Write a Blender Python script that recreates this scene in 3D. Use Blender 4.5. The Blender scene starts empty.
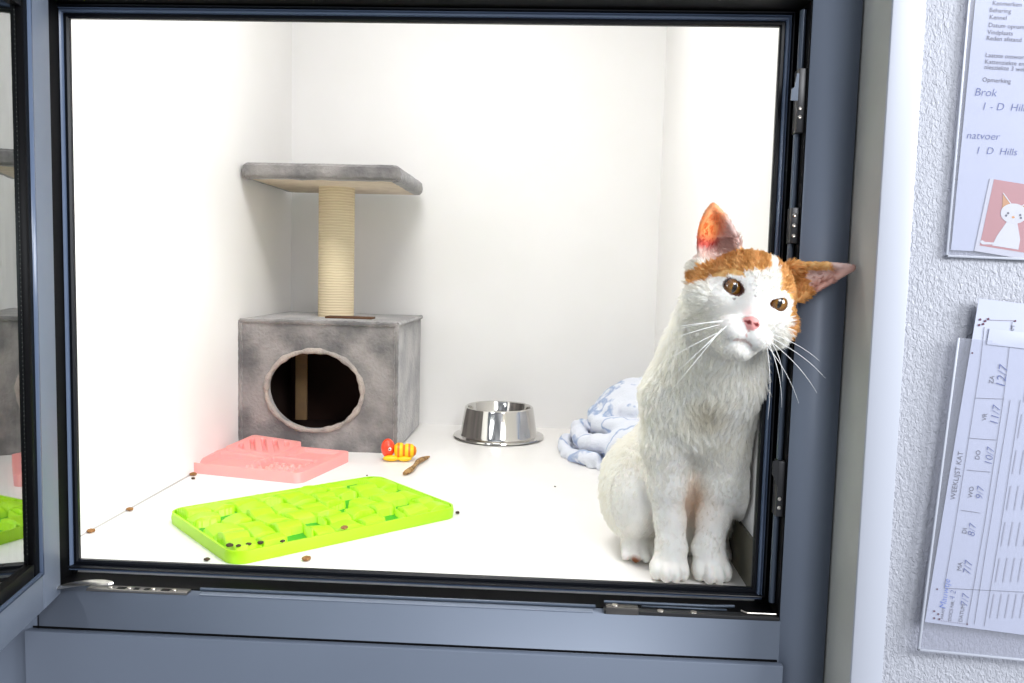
import bpy, bmesh, math, random
import numpy as np
from mathutils import Vector, Matrix
random.seed(7); rng = np.random.default_rng(7)
sc = bpy.context.scene
COL = sc.collection

# ------------------------------------------------------------------ camera
FOC = 818.2
CAM = np.array([0.5563, -0.9399, 0.3583])
RM = np.array([[0.99857, 0.04709, 0.02547], [0.02926, -0.08178, -0.99622], [-0.04483, 0.99554, -0.08304]])
cd = bpy.data.cameras.new('camera'); cam = bpy.data.objects.new('camera', cd); COL.objects.link(cam)
cd.sensor_width = 36; cd.sensor_fit = 'HORIZONTAL'; cd.lens = FOC / 1024 * 36; cd.clip_start = .01
m = Matrix.Identity(4)
for i in range(3):
    m[i][0] = RM[0][i]; m[i][1] = -RM[1][i]; m[i][2] = -RM[2][i]; m[i][3] = CAM[i]
cam.matrix_world = m
sc.camera = cam

# ------------------------------------------------------------------ world, lights, exposure
w = bpy.data.worlds.new('world'); sc.world = w; w.use_nodes = True
wn = w.node_tree; bgn = wn.nodes['Background']
bgn.inputs[1].default_value = .62
wtc = wn.nodes.new('ShaderNodeTexCoord'); wns = wn.nodes.new('ShaderNodeTexNoise'); wcr = wn.nodes.new('ShaderNodeValToRGB')
wns.inputs['Scale'].default_value = 2.2; wns.inputs['Detail'].default_value = 1
wcr.color_ramp.elements[0].position = .42; wcr.color_ramp.elements[0].color = (.30, .32, .36, 1)
wcr.color_ramp.elements[1].position = .58; wcr.color_ramp.elements[1].color = (1.0, 1.05, 1.15, 1)
wn.links.new(wtc.outputs['Generated'], wns.inputs['Vector']); wn.links.new(wns.outputs['Fac'], wcr.inputs['Fac']); wn.links.new(wcr.outputs['Color'], bgn.inputs['Color'])

def area(name, loc, target, size, size_y, power, color=(1, 1, 1)):
    l = bpy.data.lights.new(name, 'AREA'); l.shape = 'RECTANGLE'; l.size = size; l.size_y = size_y; l.energy = power; l.color = color
    o = bpy.data.objects.new(name, l); COL.objects.link(o); o.location = loc
    o.rotation_euler = (Vector(target) - Vector(loc)).to_track_quat('-Z', 'Y').to_euler(); return o
area('enclosure_light', (.37, .20, 1.10), (.38, .40, 0), .34, .22, 5.9, (1, .985, .96))
area('room_ceiling_light', (1.55, -1.85, 1.45), (.6, 0, .2), 1.0, .6, 27, (.95, .97, 1))
area('right_fill_light', (2.5, -1.05, .85), (.3, 0, .25), .9, .9, 42, (.93, .96, 1))  # unseen fill from the right, added to brighten the open door
sc.view_settings.view_transform = 'Standard'; sc.view_settings.look = 'None'; sc.view_settings.gamma = 1
sc.view_settings.use_curve_mapping = False; sc.view_settings.exposure = .35
try:
    sc.cycles.diffuse_bounces = 8; sc.cycles.max_bounces = 14; sc.cycles.transparent_max_bounces = 24; sc.cycles.use_denoising = True
except Exception: pass

def at(u, v, y):
    d = RM.T @ np.array([(u - 512) / FOC, (v - 341.5) / FOC, 1.0]); t = (y - CAM[1]) / d[1]
    return CAM + t * d
def rp(px, y): return px * (y + .94) / FOC

# ------------------------------------------------------------------ materials
def rgb(r, g, b):
    f = lambda c: ((c / 255 + .055) / 1.055) ** 2.4 if c > 10 else c / 255 / 12.92
    return (f(r), f(g), f(b), 1)
def mat(name, col, rough=.5, metal=0, noise=None, bump=None, **kw):
    """noise=(scale, colour2, detail), bump=(scale, strength, distance)"""
    M = bpy.data.materials.new(name); M.use_nodes = True; nt = M.node_tree; b = nt.nodes['Principled BSDF']
    b.inputs['Base Color'].default_value = col; b.inputs['Roughness'].default_value = rough; b.inputs['Metallic'].default_value = metal
    tc = nt.nodes.new('ShaderNodeTexCoord')
    if noise:
        n = nt.nodes.new('ShaderNodeTexNoise'); n.inputs['Scale'].default_value = noise[0]; n.inputs['Detail'].default_value = noise[2] if len(noise) > 2 else 3
        r = nt.nodes.new('ShaderNodeValToRGB'); r.color_ramp.elements[0].color = col; r.color_ramp.elements[1].color = noise[1]
        r.color_ramp.elements[0].position = .38; r.color_ramp.elements[1].position = .62
        nt.links.new(tc.outputs['Object'], n.inputs['Vector']); nt.links.new(n.outputs['Fac'], r.inputs['Fac']); nt.links.new(r.outputs['Color'], b.inputs['Base Color'])
    if bump:
        n = nt.nodes.new('ShaderNodeTexNoise'); n.inputs['Scale'].default_value = bump[0]; n.inputs['Detail'].default_value = 4
        bp = nt.nodes.new('ShaderNodeBump'); bp.inputs['Strength'].default_value = bump[1]; bp.inputs['Distance'].default_value = bump[2]
        nt.links.new(tc.outputs['Object'], n.inputs['Vector']); nt.links.new(n.outputs['Fac'], bp.inputs['Height']); nt.links.new(bp.outputs['Normal'], b.inputs['Normal'])
    for k, v in kw.items():
        b.inputs[k.replace('_', ' ')].default_value = v
    return M
M_white = mat('white_laminate', (.845, .835, .82, 1), .45, noise=(6, (.86, .85, .84, 1)), bump=(90, .04, .001))
M_floor = mat('white_floor_board', (.86, .845, .82, 1), .3, noise=(5, (.84, .82, .79, 1)))
M_grey = mat('blue_grey_coated_metal', rgb(106, 115, 130), .5, .12, noise=(3, rgb(110, 119, 134)), bump=(700, .06, .0004))
M_black = mat('black_rebate', (.002, .002, .0025, 1), .5, bump=(60, .2, .001), Specular_IOR_Level=.12)
M_gasket = mat('dark_rubber_gasket', (.004, .005, .008, 1), .35, Specular_IOR_Level=.25)
M_bead = mat('slate_glazing_profile', rgb(92, 106, 130), .25)
M_steel = mat('brushed_steel', (.55, .53, .5, 1), .3, 1, bump=(300, .15, .0005))
M_dsteel = mat('dark_hardware_steel', (.05, .05, .052, 1), .38, .7)
M_screw = mat('screw_steel', (.6, .56, .5, 1), .3, 1)
M_rod = mat('painted_steel_rod', rgb(74, 84, 98), .35, .3)
M_trimw = mat('smooth_white_paint', (.43, .45, .51, 1), .4, bump=(40, .05, .001))
M_reveal = mat('grey_beige_reveal', (.44, .44, .40, 1), .6, noise=(9, (.49, .49, .45, 1)), bump=(50, .12, .002))
M_shade_strip = mat('dark_olive_shade_strip', (.10, .095, .07, 1), .5, noise=(12, (.13, .12, .09, 1)))
def stucco():
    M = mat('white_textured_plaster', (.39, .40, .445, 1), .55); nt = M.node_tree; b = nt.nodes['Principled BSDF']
    tc = nt.nodes.new('ShaderNodeTexCoord'); mp = nt.nodes.new('ShaderNodeMapping'); mp.inputs['Scale'].default_value = (1, 1, .62); mp.inputs['Rotation'].default_value = (0, .5, 0)
    v = nt.nodes.new('ShaderNodeTexNoise'); v.inputs['Scale'].default_value = 330; v.inputs['Detail'].default_value = 3; v.inputs['Distortion'].default_value = .8
    bp = nt.nodes.new('ShaderNodeBump'); bp.inputs['Strength'].default_value = .75; bp.inputs['Distance'].default_value = .0035
    nt.links.new(tc.outputs['Object'], mp.inputs[0]); nt.links.new(mp.outputs[0], v.inputs['Vector']); nt.links.new(v.outputs['Fac'], bp.inputs['Height']); nt.links.new(bp.outputs[0], b.inputs['Normal'])
    return M
M_stucco = stucco()

# ------------------------------------------------------------------ mesh helpers
def tag(o, label=None, cat=None, group=None, kind=None):
    if label: o['label'] = label
    if cat: o['category'] = cat
    if group: o['group'] = group
    if kind: o['kind'] = kind
    return o
def empty(name, loc=(0, 0, 0), rz=0, **k):
    o = bpy.data.objects.new(name, None); COL.objects.link(o); o.location = loc; o.rotation_euler = (0, 0, rz); o.empty_display_size = .02
    return tag(o, **k)
def link(name, me, m, parent=None, smooth=True, loc=None):
    o = bpy.data.objects.new(name, me); COL.objects.link(o)
    if m: me.materials.append(m)
    if smooth:
        for p in me.polygons: p.use_smooth = True
    if parent: o.parent = parent
    if loc is not None: o.location = loc
    return o
def obj(name, bm, m, parent=None, smooth=True, loc=None, auto=True):
    me = bpy.data.meshes.new(name); bmesh.ops.recalc_face_normals(bm, faces=bm.faces)
    if auto and smooth:
        for e in bm.edges:
            if len(e.link_faces) == 2 and e.calc_face_angle(0) > .6: e.smooth = False
    bm.to_mesh(me); bm.free()
    return link(name, me, m, parent, smooth, loc)
def box(bm, x0, x1, y0, y1, z0, z1, bev=0, mtx=None, seg=2):
    r = bmesh.ops.create_cube(bm, size=1); vs = r['verts']
    for v in vs: v.co = Vector(((x0 + x1) / 2 + v.co.x * (x1 - x0), (y0 + y1) / 2 + v.co.y * (y1 - y0), (z0 + z1) / 2 + v.co.z * (z1 - z0)))
    if bev:
        es = list({e for v in vs for e in v.link_edges})
        r = bmesh.ops.bevel(bm, geom=es, offset=bev, segments=seg, affect='EDGES', profile=.5); vs = list({v for f in r['faces'] for v in f.verts} | {v for v in vs if v.is_valid})
    if mtx is not None:
        for v in vs: v.co = mtx @ v.co
    return bm
def B(*a, **k):
    bm = bmesh.new(); return box(bm, *a, **k)
def lathe(bm, prof, c=(0, 0, 0), n=64, mtx=None):
    rings = []
    for r, z in prof:
        ring = []
        for i in range(n):
            a = 2 * math.pi * i / n; p = Vector((r * math.cos(a), r * math.sin(a), z))
            if mtx is not None: p = mtx @ p
            ring.append(bm.verts.new(p + Vector(c)))
        rings.append(ring)
    for a, b in zip(rings, rings[1:]):
        for i in range(n): bm.faces.new((a[i], a[(i + 1) % n], b[(i + 1) % n], b[i]))
    if prof[0][0] > 1e-5: bm.faces.new(rings[0][::-1])
    if prof[-1][0] > 1e-5: bm.faces.new(rings[-1])
    return bm
def tube(bm, pts, rads, n=10, caps=True):
    pts = [Vector(p) for p in pts]; rings = []; up = Vector((.13, .21, .97)).normalized()
    if isinstance(rads, (int, float)): rads = [rads] * len(pts)
    for i, p in enumerate(pts):
        t = (pts[min(i + 1, len(pts) - 1)] - pts[max(i - 1, 0)]).normalized()
        a = t.cross(up)
        if a.length < .05: a = t.cross(Vector((1, 0, 0)))
        a.normalize(); b = t.cross(a)
        rings.append([bm.verts.new(p + (a * math.cos(2 * math.pi * k / n) + b * math.sin(2 * math.pi * k / n)) * rads[i]) for k in range(n)])
    for a, b in zip(rings, rings[1:]):
        for i in range(n): bm.faces.new((a[i], a[(i + 1) % n], b[(i + 1) % n], b[i]))
    if caps: bm.faces.new(rings[0][::-1]); bm.faces.new(rings[-1])
    return bm
def prism(bm, poly, y0, y1, mtx=None):
    """polygon in x,z extruded along y"""
    a = [bm.verts.new((x, y0, z)) for x, z in poly]; b = [bm.verts.new((x, y1, z)) for x, z in poly]; n = len(poly)
    bm.faces.new(a[::-1]); bm.faces.new(b)
    for i in range(n): bm.faces.new((a[i], a[(i + 1) % n], b[(i + 1) % n], b[i]))
    if mtx is not None:
        for v in a + b: v.co = mtx @ v.co
    return bm
def blob(bm, c, r, seg=20, mtx=None):
    rr = bmesh.ops.create_uvsphere(bm, u_segments=seg, v_segments=seg // 2 + 2, radius=1)
    for v in rr['verts']:
        p = Vector((v.co.x * r[0], v.co.y * r[1], v.co.z * r[2]))
        if mtx is not None: p = mtx @ p
        v.co = p + Vector(c)
    return bm
def mesh_np(name, V, F):
    me = bpy.data.meshes.new(name); me.from_pydata([tuple(v) for v in V.tolist()], [], [tuple(f) for f in F.tolist()]); me.update(); return me

# ------------------------------------------------------------------ signed-distance modelling (numpy + openvdb)
class SDF:
    def __init__(s, lo, hi, h):
        s.lo = np.array(lo, float); s.h = h; s.n = np.ceil((np.array(hi) - s.lo) / h).astype(int) + 1
        s.g = np.full(s.n, .06, np.float32)
    def win(s, c, r):
        a = np.maximum(np.floor((np.array(c) - r - s.lo) / s.h).astype(int), 0); b = np.minimum(np.ceil((np.array(c) + r - s.lo) / s.h).astype(int) + 1, s.n)
        ax = [s.lo[i] + s.h * np.arange(a[i], b[i]) for i in range(3)]
        X, Y, Z = np.meshgrid(*ax, indexing='ij'); return (slice(a[0], b[0]), slice(a[1], b[1]), slice(a[2], b[2])), np.stack([X, Y, Z], -1)
    def put(s, sl, d, k, sub=False):
        g = s.g[sl]
        if sub:
            d = -d; h = np.maximum(k - np.abs(g - d), 0) / max(k, 1e-9); s.g[sl] = np.maximum(g, d) + h * h * k * .25
        else:
            h = np.maximum(k - np.abs(g - d), 0) / max(k, 1e-9); s.g[sl] = np.minimum(g, d) - h * h * k * .25
    def ell(s, c, r, R=None, k=.012, sub=False):
        c = np.array(c, float); r = np.array(r, float); sl, P = s.win(c, r.max() + .03)
        if 0 in P.shape: return
        q = P - c
        if R is not None: q = q @ np.array(R)       # R columns = local axes
        k0 = np.linalg.norm(q / r, axis=-1); k1 = np.linalg.norm(q / (r * r), axis=-1) + 1e-9
        s.put(sl, (k0 * (k0 - 1) / k1).astype(np.float32), k, sub)
    def cap(s, a, b, ra, rb, k=.012, sub=False):
        a = np.array(a, float); b = np.array(b, float); L = np.linalg.norm(b - a)
        sl, P = s.win((a + b) / 2, L / 2 + max(ra, rb) + .03)
        if 0 in P.shape: return
        t = np.clip(((P - a) @ (b - a)) / max(L * L, 1e-12), 0, 1); d = np.linalg.norm(P - a - t[..., None] * (b - a), axis=-1) - (ra + (rb - ra) * t)
        s.put(sl, d.astype(np.float32), k, sub)
    def chain(s, pts, rads, k=.012):
        for i in range(len(pts) - 1): s.cap(pts[i], pts[i + 1], rads[i], rads[i + 1], k)
    def mesh(s, smooth=0):
        import openvdb
        g = openvdb.FloatGrid(); g.background = .06
        a = s.g
        for _ in range(smooth):
            for ax in range(3): a = (np.roll(a, 1, ax) + 2 * a + np.roll(a, -1, ax)) / 4
        g.copyFromArray(np.ascontiguousarray(a, dtype=np.float32))
        V, Q = g.convertToQuads(isovalue=0.0); V = V * s.h + s.lo
        a_, b_, c_ = V[Q[:, 0]], V[Q[:, 1]], V[Q[:, 2]]; vol = (np.cross(a_, b_) * c_).sum() + (np.cross(a_, c_) * V[Q[:, 3]]).sum()
        return V, (Q if vol > 0 else Q[:, ::-1])

# ================================================================== SETTING
XL, XR, YB, ZF, ZC = -.07, .808, 1.017, -.012, 1.15
S = dict(kind='structure')
def struct(name, bm, m, parent=None, label=None, smooth=False):
    o = obj(name, bm, m, parent, smooth)
    if parent is None: o['kind'] = 'structure'
    if label: o['label'] = label
    return o
struct('floor', B(XL - .02, XR + .02, .004, YB + .02, ZF - .02, ZF), M_floor, label='white board floor of the cat enclosure')
struct('wall_left', B(XL - .02, XL, .004, YB, ZF, ZC), M_white, label='white left wall of the cat enclosure')
struct('wall_back', B(XL - .02, XR + .02, YB, YB + .02, ZF, ZC), M_white, label='white back wall of the cat enclosure')
struct('wall_right', B(XR, XR + .02, .004, YB, ZF, ZC), M_white, label='white right wall of the cat enclosure')
struct('ceiling', B(XL - .02, XR + .02, .004, YB + .02, ZC, ZC + .02), M_white, label='white ceiling of the cat enclosure')
struct('shade_strip_right', B(XR - .004, XR, .006, .34, ZF, ZF + .062), M_shade_strip, label='dark olive strip for the shade along the foot of the right enclosure wall')  # added strip: dark shade low on the right wall put in as colour
# thin sealing strip where the left wall meets the floor
struct('trim_1', prism(bmesh.new(), [(XL, ZF), (XL + .002, ZF), (XL, ZF + .002)], .01, YB - .001), mat('grey_sealant', (.42, .40, .38, 1), .6), label='thin grey sealant line in the left floor corner')

# fixed frame: face plane at y = -.05, rebate behind it
XI0, XI1, ZI0, ZI1 = -.012, .8215, -.0185, .652      # edges of the face opening
YF = -.05; XO0, XO1 = -.85, .8712
fr = empty('window_1', (0, 0, 0)); fr['kind'] = 'structure'; fr['label'] = 'blue grey metal frame around the enclosure opening'
def part(name, bm, m, parent, smooth=True): return obj(name, bm, m, parent, smooth)
# right stile with softly rounded outer edge
poly = [(XI1, YF), (XI1, .0)]
bm = B(XI1, XO1, YF, .03, -.60, ZI1 + .10); part('frame_stile', bm, M_grey, fr)
bm = B(XO0, XI0 - .012, YF, .03, -.60, ZI1 + .10, bev=.002); part('frame_stile', bm, M_grey, fr)
bm = B(XI0 - .0112, XI1, YF, .03, -.60, ZI0); part('frame_rail', bm, M_grey, fr)
bm = B(XI0 - .0112, XI1, YF, .03, ZI1, ZI1 + .10); part('frame_rail', bm, M_grey, fr)
part('top_panel', B(XO0, XO1, YF + .002, .03, ZI1 + .10, 1.30), M_grey, fr, False)
# black rebate: four inner boards
bm = bmesh.new()
box(bm, XI1 - .0015, XI1 + .0005, YF + .004, .004, ZI0, ZI1)
box(bm, XI0 - .0125, XI0 + .001, YF + .0004, .004, ZI0, ZI1)
box(bm, XI0, XI1, YF + .004, .004, ZI1 - .0015, ZI1 + .0005)
box(bm, XI0, XI1, YF + .016, .004, ZI0 - .0005, ZI0 + .0012)
box(bm, .806, XI1, -.004, .004, ZI0, ZI1); box(bm, XI0, -.008, -.004, .004, ZI0, ZI1); box(bm, XI0, XI1, -.004, .004, .643, ZI1)
part('rebate_lining', bm, M_black, fr, False)
# inner profiled lip around the opening: slate profile + dark seal + thin bead, each one closed loop
def loop(name, prof, m, parent, x0=-.003, x1=.801, z0=0., z1=.6366):
    """prof: (outward offset, y) closed polygon swept round the rectangle"""
    bm = bmesh.new(); rings = []
    for cx, cz, sx, sz in ((x0, z0, -1, -1), (x1, z0, 1, -1), (x1, z1, 1, 1), (x0, z1, -1, 1)):
        rings.append([bm.verts.new((cx + sx * o, y, cz + sz * o)) for o, y in prof])
    n = len(prof)
    for i in range(4):
        a, b = rings[i], rings[(i + 1) % 4]
        for k in range(n): bm.faces.new((a[k], a[(k + 1) % n], b[(k + 1) % n], b[k]))
    return part(name, bm, m, parent)
loop('opening_lip', [(-.001, .0015), (-.001, -.003), (.0008, -.0055), (.0036, -.0055), (.0046, -.004), (.0046, .0015)], M_gasket, fr)
loop('slate_profile', [(.0046, .002), (.0046, -.0055), (.0052, -.0085), (.0068, -.0095), (.0074, -.0070), (.0082, -.0070), (.0088, -.0095), (.0096, -.0095), (.0102, -.006), (.0102, .002)], M_bead, fr)
loop('rubber_seal', [(.0102, .002), (.0102, -.008), (.0112, -.012), (.0122, -.0125), (.0128, -.010), (.0128, .002)], M_gasket, fr, z0=.006)
# bottom drainage ledge and its bright metal lip
bm = B(.165, .615, YF + .0005, YF + .0105, ZI0 + .0002, ZI0 + .0016, bev=.0004); part('ledge_strip', bm, M_grey, fr)
tube_bm = tube(bmesh.new(), [(.162, YF + .0135, ZI0 + .003), (.618, YF + .0135, ZI0 + .003)], .0021, 12); part('ledge_bead', tube_bm, M_rod, fr)
# joint line between stile and lower rail, left bottom
bm = B(-.0245, -.0235, YF - .0002, YF + .003, -.28, ZI0 - .004); part('mitre_joint', bm, M_gasket, fr, False)

# hardware on the right: locking rod with keepers
lk = empty('locking_bar', (.8165, -.030, 0), label='dark locking rod with keepers in the right side of the black frame channel', cat='lock')
obj('rod', tube(bmesh.new(), [(0, 0, -.004), (0, 0, .300), (0, 0, .645)], .0036, 14), M_rod, lk)
def keeper(z0, z1, kind):
    bm = B(-.0045, .0042, -.0125, .004, z0, z1, bev=.0008)
    k = obj('keeper', bm, M_dsteel, lk)
    for zz in kind:
        s = obj('screw', lathe(bmesh.new(), [(0, 0), (.0021, 0), (.0021, -.0008), (.0012, -.0016), (0, -.0013)], n=16, mtx=Matrix.Rotation(-math.pi / 2, 4, 'X'), c=(-.0012, -.0125, zz)), M_screw, k)
    return k
k1 = keeper(.515, .582, (.540, .531))
obj('catch', prism(bmesh.new(), [(-.0135, .548), (-.0045, .548), (-.0045, .576), (-.007, .576), (-.0085, .562), (-.0115, .560), (-.0118, .548)], -.0135, -.0115), M_rod, k1, False)
k2 = keeper(.398, .436, (.428, .417, .406))
k3 = keeper(.098, .160, (.118, .108))
obj('catch', prism(bmesh.new(), [(-.0105, .146), (-.0045, .132), (-.0045, .162), (-.0105, .160)], -.0130, -.0118), M_dsteel, k3, False)
# bottom right corner strip
ls = empty('corner_lock_strip', (.010, 0, 0), label='black metal lock strip with screws lying in the bottom right corner of the frame', cat='lock')
bm = bmesh.new(); box(bm, .617, .8105, YF + .001, YF + .0125, ZI0, ZI0 + .0042, bev=.0006); obj('strip', bm, M_dsteel, ls)
obj('end_cap', B(.619, .655, YF - .0004, YF + .0110, ZI0 + .0002, ZI0 + .0085, bev=.001), mat('worn_dark_steel', (.16, .15, .14, 1), .35, .9, bump=(200, .3, .0005)), ls)
obj('slide_bar', tube(bmesh.new(), [(.618, YF + .021, ZI0 + .006), (.74, YF + .021, ZI0 + .006), (.765, YF + .019, ZI0 + .008)], .0017, 8), M_rod, ls)
obj('slide_bar', tube(bmesh.new(), [(.660, YF + .0135, ZI0 + .0055), (.755, YF + .0135, ZI0 + .0055)], .0011, 8), M_rod, ls)
obj('crank_link', tube(bmesh.new(), [(.771, YF + .012, ZI0 + .006), (.776, YF + .006, ZI0 + .006), (.8080, YF + .006, ZI0 + .006)], .0011, 8), M_screw, ls)
for x in (.629, .680, .717): obj('screw', lathe(bmesh.new(), [(0, .0013), (.0035, .001), (.0038, 0)], c=(x, YF + .0055, ZI0 + (.0086 if x < .65 else .0043)), n=16), M_screw, ls)
# bottom left hinge
hg = empty('door_hinge', (.009, YF, ZI0), label='silver and dark steel hinge at the bottom left corner of the opening', cat='hinge')
def strip(pts, y0, y1, th):
    bm = bmesh.new(); top = [(x, z + th) for x, z in pts]; return prism(bm, pts + top[::-1], y0, y1)
obj('base_plate', B(.024, .142, .0005, .0135, .0002, .0030, bev=.0005), mat('zinc_plate', (.22, .21, .2, 1), .35, .9, bump=(150, .3, .0006)), hg)
for x, l in ((.058, .010), (.078, .006), (.090, .006), (.110, .010)): obj('slot', B(x, x + l, .004, .0095, .0031, .0034), M_black, hg, False)
for x in (.050, .072, .100, .125): obj('screw', lathe(bmesh.new(), [(0, .0012), (.0024, .001), (.0027, 0)], c=(x, .0068, .0031), n=14), M_screw, hg)
bm = bmesh.new(); n = 24; rows = []
for i in range(n + 1):
    t = i / n; x = -.012 + .072 * t; z = .0035 + .0125 * math.sin(min(1, t * 1.15) * math.pi * .5) - .003 * t; hw = .0085 * min(1, math.sqrt(max(0, 1 - max(0, (t - .75) / .25) ** 2)) + 1e-3) * (.65 + .35 * min(1, t * 3))
    rows.append([bm.verts.new((x, -.002 + s * hw - .004, z + dz)) for s, dz in ((-1, 0), (-.6, .0018), (.6, .0018), (1, 0), (.6, -.0012), (-.6, -.0012))])
for a, b in zip(rows, rows[1:]):
    for k in range(6): bm.faces.new((a[k], a[(k + 1) % 6], b[(k + 1) % 6], b[k]))
bm.faces.new(rows[0]); bm.faces.new(rows[-1][::-1])
obj('hinge_tongue', bm, M_steel, hg)

# lower flat panel
lp = empty('lower_panel', (0, YF, -.0645), label='flat blue grey panel with square edges below the enclosure opening', cat='panel')
obj('panel_face', B(-.0345, .8245, -.0095, -.0005, -.50, 0, bev=.0012), M_grey, lp)
obj('shadow_gap', B(-.030, .820, -.0005, .0008, 0, .0025), M_black, lp, False)

# wall around: reveal on the right, white corner, textured plaster
YW = -.12
struct('trim_2', B(.8735, .8985, YW + .0005, .05, -.60, 1.30), M_reveal, label='grey beige plastered reveal right of the metal frame')
struct('trim_3', B(.8730, .9045, YW - .004, YW + .0005, -.60, 1.30, bev=.0012), M_trimw, label='smooth white corner strip between the reveal and the rough wall', smooth=True)
struct('wall_front', B(.9045, 1.45, YW, .05, -.60, 1.30), M_stucco, label='white wall of rough plaster right of the frame')
struct('edge_shade_strip', B(.8714, .8735, .0, .03, -.60, 1.30), M_black, label='black strip for the shaded edge between the metal frame and the reveal')  # black strip stands in for the shaded edge beside the frame

# ================================================================== OPEN GLASS DOOR (sash)
ang = math.radians(11)
dr = empty('door_1', (.0045, YF - .001, 0)); dr['label'] = 'open glazed door in a light grey frame hinged at the left of the opening'; dr['kind'] = 'structure'
# local axes: x = along door towards the camera, y = outward thickness (to the left), built then rotated
dr.rotation_euler = (0, 0, -math.pi / 2 + ang)
DW, DZ0, DZ1, TH = .82, -.022, .662, -.055
def dpart(name, bm, m, parent=dr, smooth=True): return obj(name, bm, m, parent, smooth)
sw = .046
bm = B(0, sw, TH, 0, DZ0, DZ1, bev=.0012)
dpart('door_stile', bm, M_grey); dpart('door_stile', B(DW - sw, DW, TH, 0, DZ0, DZ1, bev=.0012), M_grey)
dpart('door_rail', B(sw, DW - sw, TH, -.0002, DZ0 + .0002, DZ0 + .040, bev=.0012), M_grey); dpart('door_rail', B(sw, DW - sw, TH, -.0002, DZ1 - .030, DZ1 - .0002, bev=.0012), M_grey)
gz0, gz1 = DZ0 + .040, DZ1 - .030
# glazing bead (light line) and black rubber set back from it
def ring(bm, x0, x1, z0, z1, wd, y0, y1):
    for a in ((x0, x0 + wd, z0, z1), (x1 - wd, x1, z0, z1), (x0 + wd, x1 - wd, z0, z0 + wd), (x0 + wd, x1 - wd, z1 - wd, z1)): box(bm, a[0], a[1], y0, y1, a[2], a[3])
    return bm
dpart('glazing_bead', ring(bmesh.new(), sw + .0001, DW - sw, gz0, gz1, .0035, -.012, .0012), M_bead)
dpart('door_gasket', ring(bmesh.new(), sw + .0036, DW - sw - .0036, gz0 + .0035, gz1 - .0035, .014, -.014, -.0022), M_black)
sp = dpart('spacer_bar', ring(bmesh.new(), sw + .0176, DW - sw - .0176, gz0 + .0176, gz1 - .0176, .006, -.024, -.0075), mat('dark_spacer', (.03, .032, .035, 1), .4, .5))
bm = bmesh.new(); z = gz0 + .03
while z < gz1 - .02:
    blob(bm, (sw + .0204, -.0074, z), (.0006, .0003, .0006), 6); z += .0048
dpart('spacer_holes', bm, mat('pale_perforation', (.5, .55, .5, 1), .5), sp)
def glassmat():
    M = bpy.data.materials.new('tinted_window_glass'); M.use_nodes = True; nt = M.node_tree; nt.nodes.clear()
    out = nt.nodes.new('ShaderNodeOutputMaterial'); mx = nt.nodes.new('ShaderNodeMixShader'); t = nt.nodes.new('ShaderNodeBsdfTransparent'); g = nt.nodes.new('ShaderNodeBsdfGlossy'); f = nt.nodes.new('ShaderNodeFresnel')
    mt = nt.nodes.new('ShaderNodeMath'); mt.operation = 'MULTIPLY_ADD'; mt.inputs[1].default_value = 1.9; mt.inputs[2].default_value = .22; mt.use_clamp = True
    f.inputs[0].default_value = 1.52; g.inputs['Roughness'].default_value = .012; g.inputs['Color'].default_value = (.92, .95, .95, 1); t.inputs['Color'].default_value = (.72, .76, .75, 1)
    nt.links.new(f.outputs[0], mt.inputs[0]); nt.links.new(mt.outputs[0], mx.inputs[0]); nt.links.new(t.outputs[0], mx.inputs[1]); nt.links.new(g.outputs[0], mx.inputs[2]); nt.links.new(mx.outputs[0], out.inputs[0])
    return M
dpart('glass_pane', B(sw + .012, DW - sw - .012, -.0105, -.0072, gz0 + .012, gz1 - .012), glassmat(), smooth=False)

# ================================================================== CAT TREE
M_plush = mat('grey_plush', (.115, .110, .112, 1), .95, noise=(13, (.28, .26, .25, 1), 6), bump=(160, .8, .004))
M_plush.node_tree.nodes['Principled BSDF'].inputs['Sheen Weight'].default_value = .5
M_plushl = mat('pale_plush_edge', (.42, .36, .32, 1), .95, noise=(30, (.30, .27, .25, 1), 4), bump=(220, .8, .004))
def sisal():
    M = mat('beige_sisal', (.70, .60, .42, 1), .85); nt = M.node_tree; b = nt.nodes['Principled BSDF']; tc = nt.nodes.new('ShaderNodeTexCoord')
    wv = nt.nodes.new('ShaderNodeTexWave'); wv.bands_direction = 'Z'; wv.inputs['Scale'].default_value = 55; wv.inputs['Distortion'].default_value = 1.2; wv.inputs['Detail'].default_value = 2
    r = nt.nodes.new('ShaderNodeValToRGB'); r.color_ramp.elements[0].color = (.66, .54, .35, 1); r.color_ramp.elements[1].color = (.76, .65, .45, 1)
    bp = nt.nodes.new('ShaderNodeBump'); bp.inputs['Strength'].default_value = .5; bp.inputs['Distance'].default_value = .002
    nt.links.new(tc.outputs['Object'], wv.inputs['Vector']); nt.links.new(wv.outputs['Fac'], r.inputs['Fac']); nt.links.new(r.outputs[0], b.inputs['Base Color']); nt.links.new(wv.outputs['Fac'], bp.inputs['Height']); nt.links.new(bp.outputs[0], b.inputs['Normal'])
    return M
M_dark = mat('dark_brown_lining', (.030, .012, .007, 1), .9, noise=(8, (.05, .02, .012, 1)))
TX0, TX1, TY0, TY1, THH = -.067, .252, .682, .985, .250
ct = empty('cat_tree', ((TX0 + TX1) / 2, (TY0 + TY1) / 2, ZF), label='grey plush cat tree with round cave and sisal post in the back corner', cat='cat tree')
cx, cy = (TX0 + TX1) / 2, (TY0 + TY1) / 2; hx, hy = (TX1 - TX0) / 2, (TY1 - TY0) / 2; hh = THH - ZF - .0
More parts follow.
